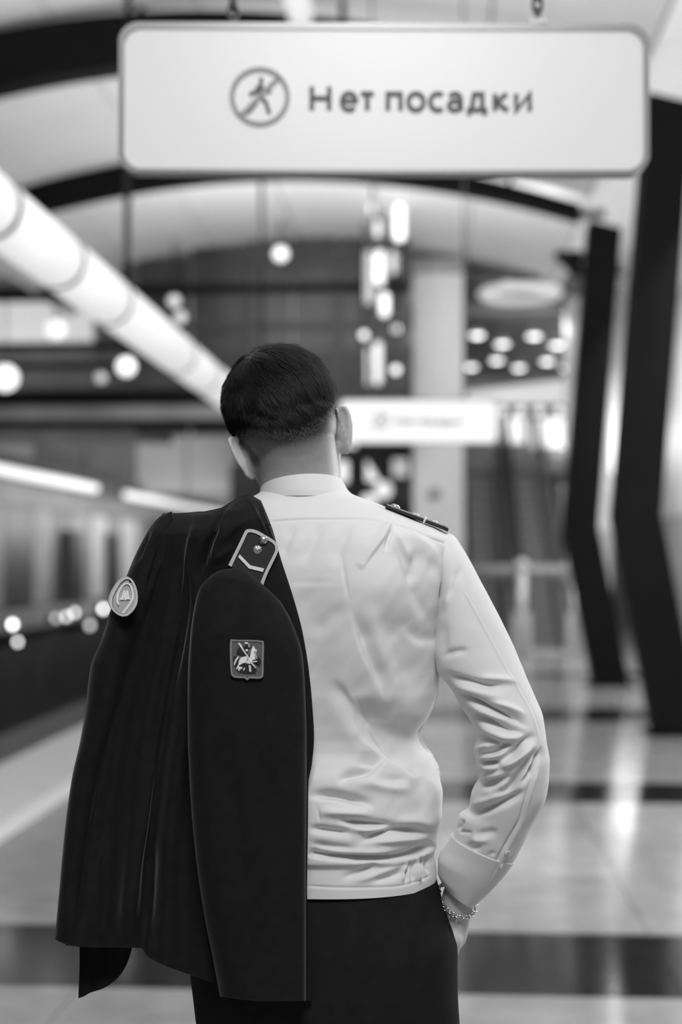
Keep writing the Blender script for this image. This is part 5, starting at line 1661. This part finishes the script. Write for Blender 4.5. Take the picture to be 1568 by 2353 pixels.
def flat_poly(name, pts, lift, th, m, parent, **kw):
    V = [on_board(x, y, lift) for x, y in pts]; V = np.array(V + [v + bn * th for v in V]); n = len(pts)
    bm = bmesh.new(); vs = [bm.verts.new(v) for v in V]
    for i in range(n): bm.faces.new((vs[i], vs[(i + 1) % n], vs[n + (i + 1) % n], vs[n + i]))
    tri = [bm.faces.new(vs[:n][::-1]), bm.faces.new(vs[n:])]
    bmesh.ops.triangulate(bm, faces=tri); bmesh.ops.recalc_face_normals(bm, faces=bm.faces[:])
    return bmobj(name, bm, m, parent, **kw)


def flat_strip(name, oc, ic, lift, th, m, parent, closed=False):
    V = []
    for a__, b__ in zip(oc, ic):
        A_, B_ = on_board(*a__, lift), on_board(*b__, lift)
        V += [A_, B_, B_ + bn * th, A_ + bn * th]
    n = len(oc); F = []
    for i in range(n if closed else n - 1):
        j = (i + 1) % n
        for k in range(4): F.append((4 * i + k, 4 * j + k, 4 * j + (k + 1) % 4, 4 * i + (k + 1) % 4))
    if not closed: F += [(3, 2, 1, 0), (4 * n - 4, 4 * n - 3, 4 * n - 2, 4 * n - 1)]
    bm = bmesh.new(); vs = [bm.verts.new(v) for v in V]
    for f in F: bm.faces.new([vs[i] for i in f])
    bmesh.ops.recalc_face_normals(bm, faces=bm.faces[:])
    return bmobj(name, bm, m, parent)


def flat_line(name, pts, wd, lift, th, m, parent, n=40):
    Q = curve_pts(pts, n)
    T = np.gradient(Q, axis=0); T /= np.linalg.norm(T, axis=1)[:, None]
    Nn = np.stack([-T[:, 1], T[:, 0]], -1)
    wv_ = np.interp(np.linspace(0, 1, n), np.linspace(0, 1, len(wd)), wd)[:, None] if hasattr(wd, '__len__') else wd
    return flat_strip(name, Q + Nn * wv_ / 2, Q - Nn * wv_ / 2, lift, th, m, parent)


OFF = .0065
flat_poly('patch_ground', rimo, -.0035, .004, M['patch_grey'], patch)
flat_strip('patch_rim', curve_pts(rimo + rimo[:1], 90)[:-1], curve_pts(rimi + rimi[:1], 90)[:-1], .001, .0014, M['patch_rim'], patch, True)
flat_line('rim_stitch', [(x * .985 + 11, y * .985 + 14) for x, y in rimi] + [(rimi[0][0] * .985 + 11, rimi[0][1] * .985 + 14)], 14, .001, .0004, M['patch_dark'], patch, 90)
flat_line('arc_braid', [(575, 1190), (540, 1120), (528, 1040), (530, 950), (555, 830), (610, 720), (690, 615), (770, 560), (840, 545), (900, 575), (950, 650), (985, 760), (998, 890), (985, 1000), (930, 1110), (850, 1230), (770, 1340), (695, 1440)], [26, 36, 40, 38, 36, 44, 48], .0012, .0014, M['patch_white'], patch, 60)
flat_poly('letter', [(612, 985), (655, 970), (738, 745), (782, 850), (838, 742), (882, 970), (912, 972), (900, 1022), (806, 1022), (822, 950), (812, 900), (770, 1040), (722, 930), (718, 1032), (612, 1036)], .0012, .0014, M['patch_white'], patch)

# shield patch on the inner sleeve: rider on a horse with lance
KX, KY = 180 / 1568, 150 / 1307
k_ = lambda x, y: (480 + x * KX, 1440 + y * KY)
bp = [hit(bvj, *k_(x, y), 0)[0] for x, y in ((470, 280), (1080, 290), (470, 990), (1060, 990), (760, 640))]
bc = np.mean(bp, 0); uu, ss_, vv = np.linalg.svd(np.array(bp) - bc); bn = vv[2]; bn = bn if bn[1] < 0 else -bn
sp_ = empty('shield_patch', bc); sp_.parent = jk; sp_.matrix_parent_inverse = world_of(jk).inverted()
sp_['label'] = 'shield patch with rider on a horse'
so = [(440, 255), (600, 266), (780, 264), (960, 272), (1100, 290), (1105, 450), (1098, 700), (1098, 900), (1090, 990), (1060, 1025), (1000, 1038), (880, 1032), (810, 1030), (790, 1055), (765, 1072), (745, 1050), (720, 1026), (620, 1025), (520, 1018), (475, 990), (448, 940), (438, 800), (430, 600), (428, 400)]
si = [(470, 285), (600, 292), (780, 290), (960, 297), (1072, 312), (1076, 450), (1068, 700), (1066, 900), (1058, 970), (1038, 998), (990, 1006), (880, 1002), (800, 1000), (780, 1018), (765, 1030), (752, 1018), (730, 998), (620, 996), (530, 988), (495, 968), (474, 930), (466, 800), (460, 600), (460, 400)]
LF = .0005
OFF = .0028
flat_poly('patch_ground', so, LF - .003, .003, M['patch_dark'], sp_)
flat_strip('patch_rim', np.array(so, float), np.array(si, float), LF, .0014, M['patch_edge'], sp_, True)
blk = lambda pts: flat_poly('dark_embroidery', pts, LF, .0008, M['patch_black'], sp_)
wht = lambda nm, pts: flat_poly(nm, pts, LF + .0008, .0010, M['patch_white'], sp_)
blk([(560, 480), (600, 430), (660, 405), (740, 390), (760, 340), (800, 330), (815, 420), (880, 410), (850, 520), (820, 620), (700, 600), (600, 560), (555, 550)])
blk([(490, 600), (560, 580), (600, 620), (560, 720), (600, 800), (520, 800), (500, 740)])
blk([(590, 780), (700, 735), (860, 760), (960, 850), (940, 945), (830, 940), (740, 945), (640, 920), (550, 880)])
blk([(870, 660), (960, 640), (1000, 600), (1050, 680), (1040, 740), (1015, 815), (985, 780), (980, 720), (880, 720)])
wht('horse_body', [(610, 680), (640, 620), (690, 605), (760, 590), (810, 640), (850, 700), (830, 745), (790, 735), (740, 715), (670, 735), (610, 775), (570, 850), (552, 835), (590, 760)])
wht('horse_neck', [(820, 640), (840, 530), (855, 450), (890, 390), (905, 385), (922, 440), (960, 460), (962, 495), (925, 480), (905, 500), (930, 600), (930, 660), (880, 660), (860, 700), (830, 690)])
wht('horse_tail', [(585, 590), (605, 605), (560, 680), (530, 740), (518, 780), (506, 740), (535, 660)])
wht('horse_leg', [(700, 830), (730, 820), (720, 850), (690, 890)])
wht('horse_leg', [(800, 770), (840, 775), (850, 890), (830, 905), (810, 880), (825, 830)])
wht('horse_leg', [(595, 800), (670, 810), (675, 835), (620, 835), (605, 885), (590, 880)])
wht('horse_leg', [(870, 690), (965, 685), (965, 705), (880, 710)])
wht('rider_crest', [(722, 310), (785, 312), (785, 345), (722, 342)])
wht('rider_shield', [(732, 465), (760, 448), (795, 465), (780, 492), (745, 490)])
wht('rider_leg', [(755, 640), (790, 640), (770, 735), (750, 740)])
flat_line('rider_arm', [(835, 450), (810, 510), (785, 570)], 18, LF + .0008, .0010, M['patch_edge'], sp_, 8)
flat_line('rider_face', [(805, 335), (806, 380), (800, 410)], 12, LF + .0008, .0010, M['patch_white'], sp_, 6)
flat_line('lance', [(602, 325), (640, 380), (700, 480), (770, 580), (850, 710), (945, 830)], [34, 32, 20, 22, 26, 22, 10], LF + .0018, .0010, M['patch_white'], sp_, 20)
flat_line('rein', [(925, 530), (950, 590), (965, 645)], 10, LF + .0008, .0008, M['patch_white'], sp_, 8)
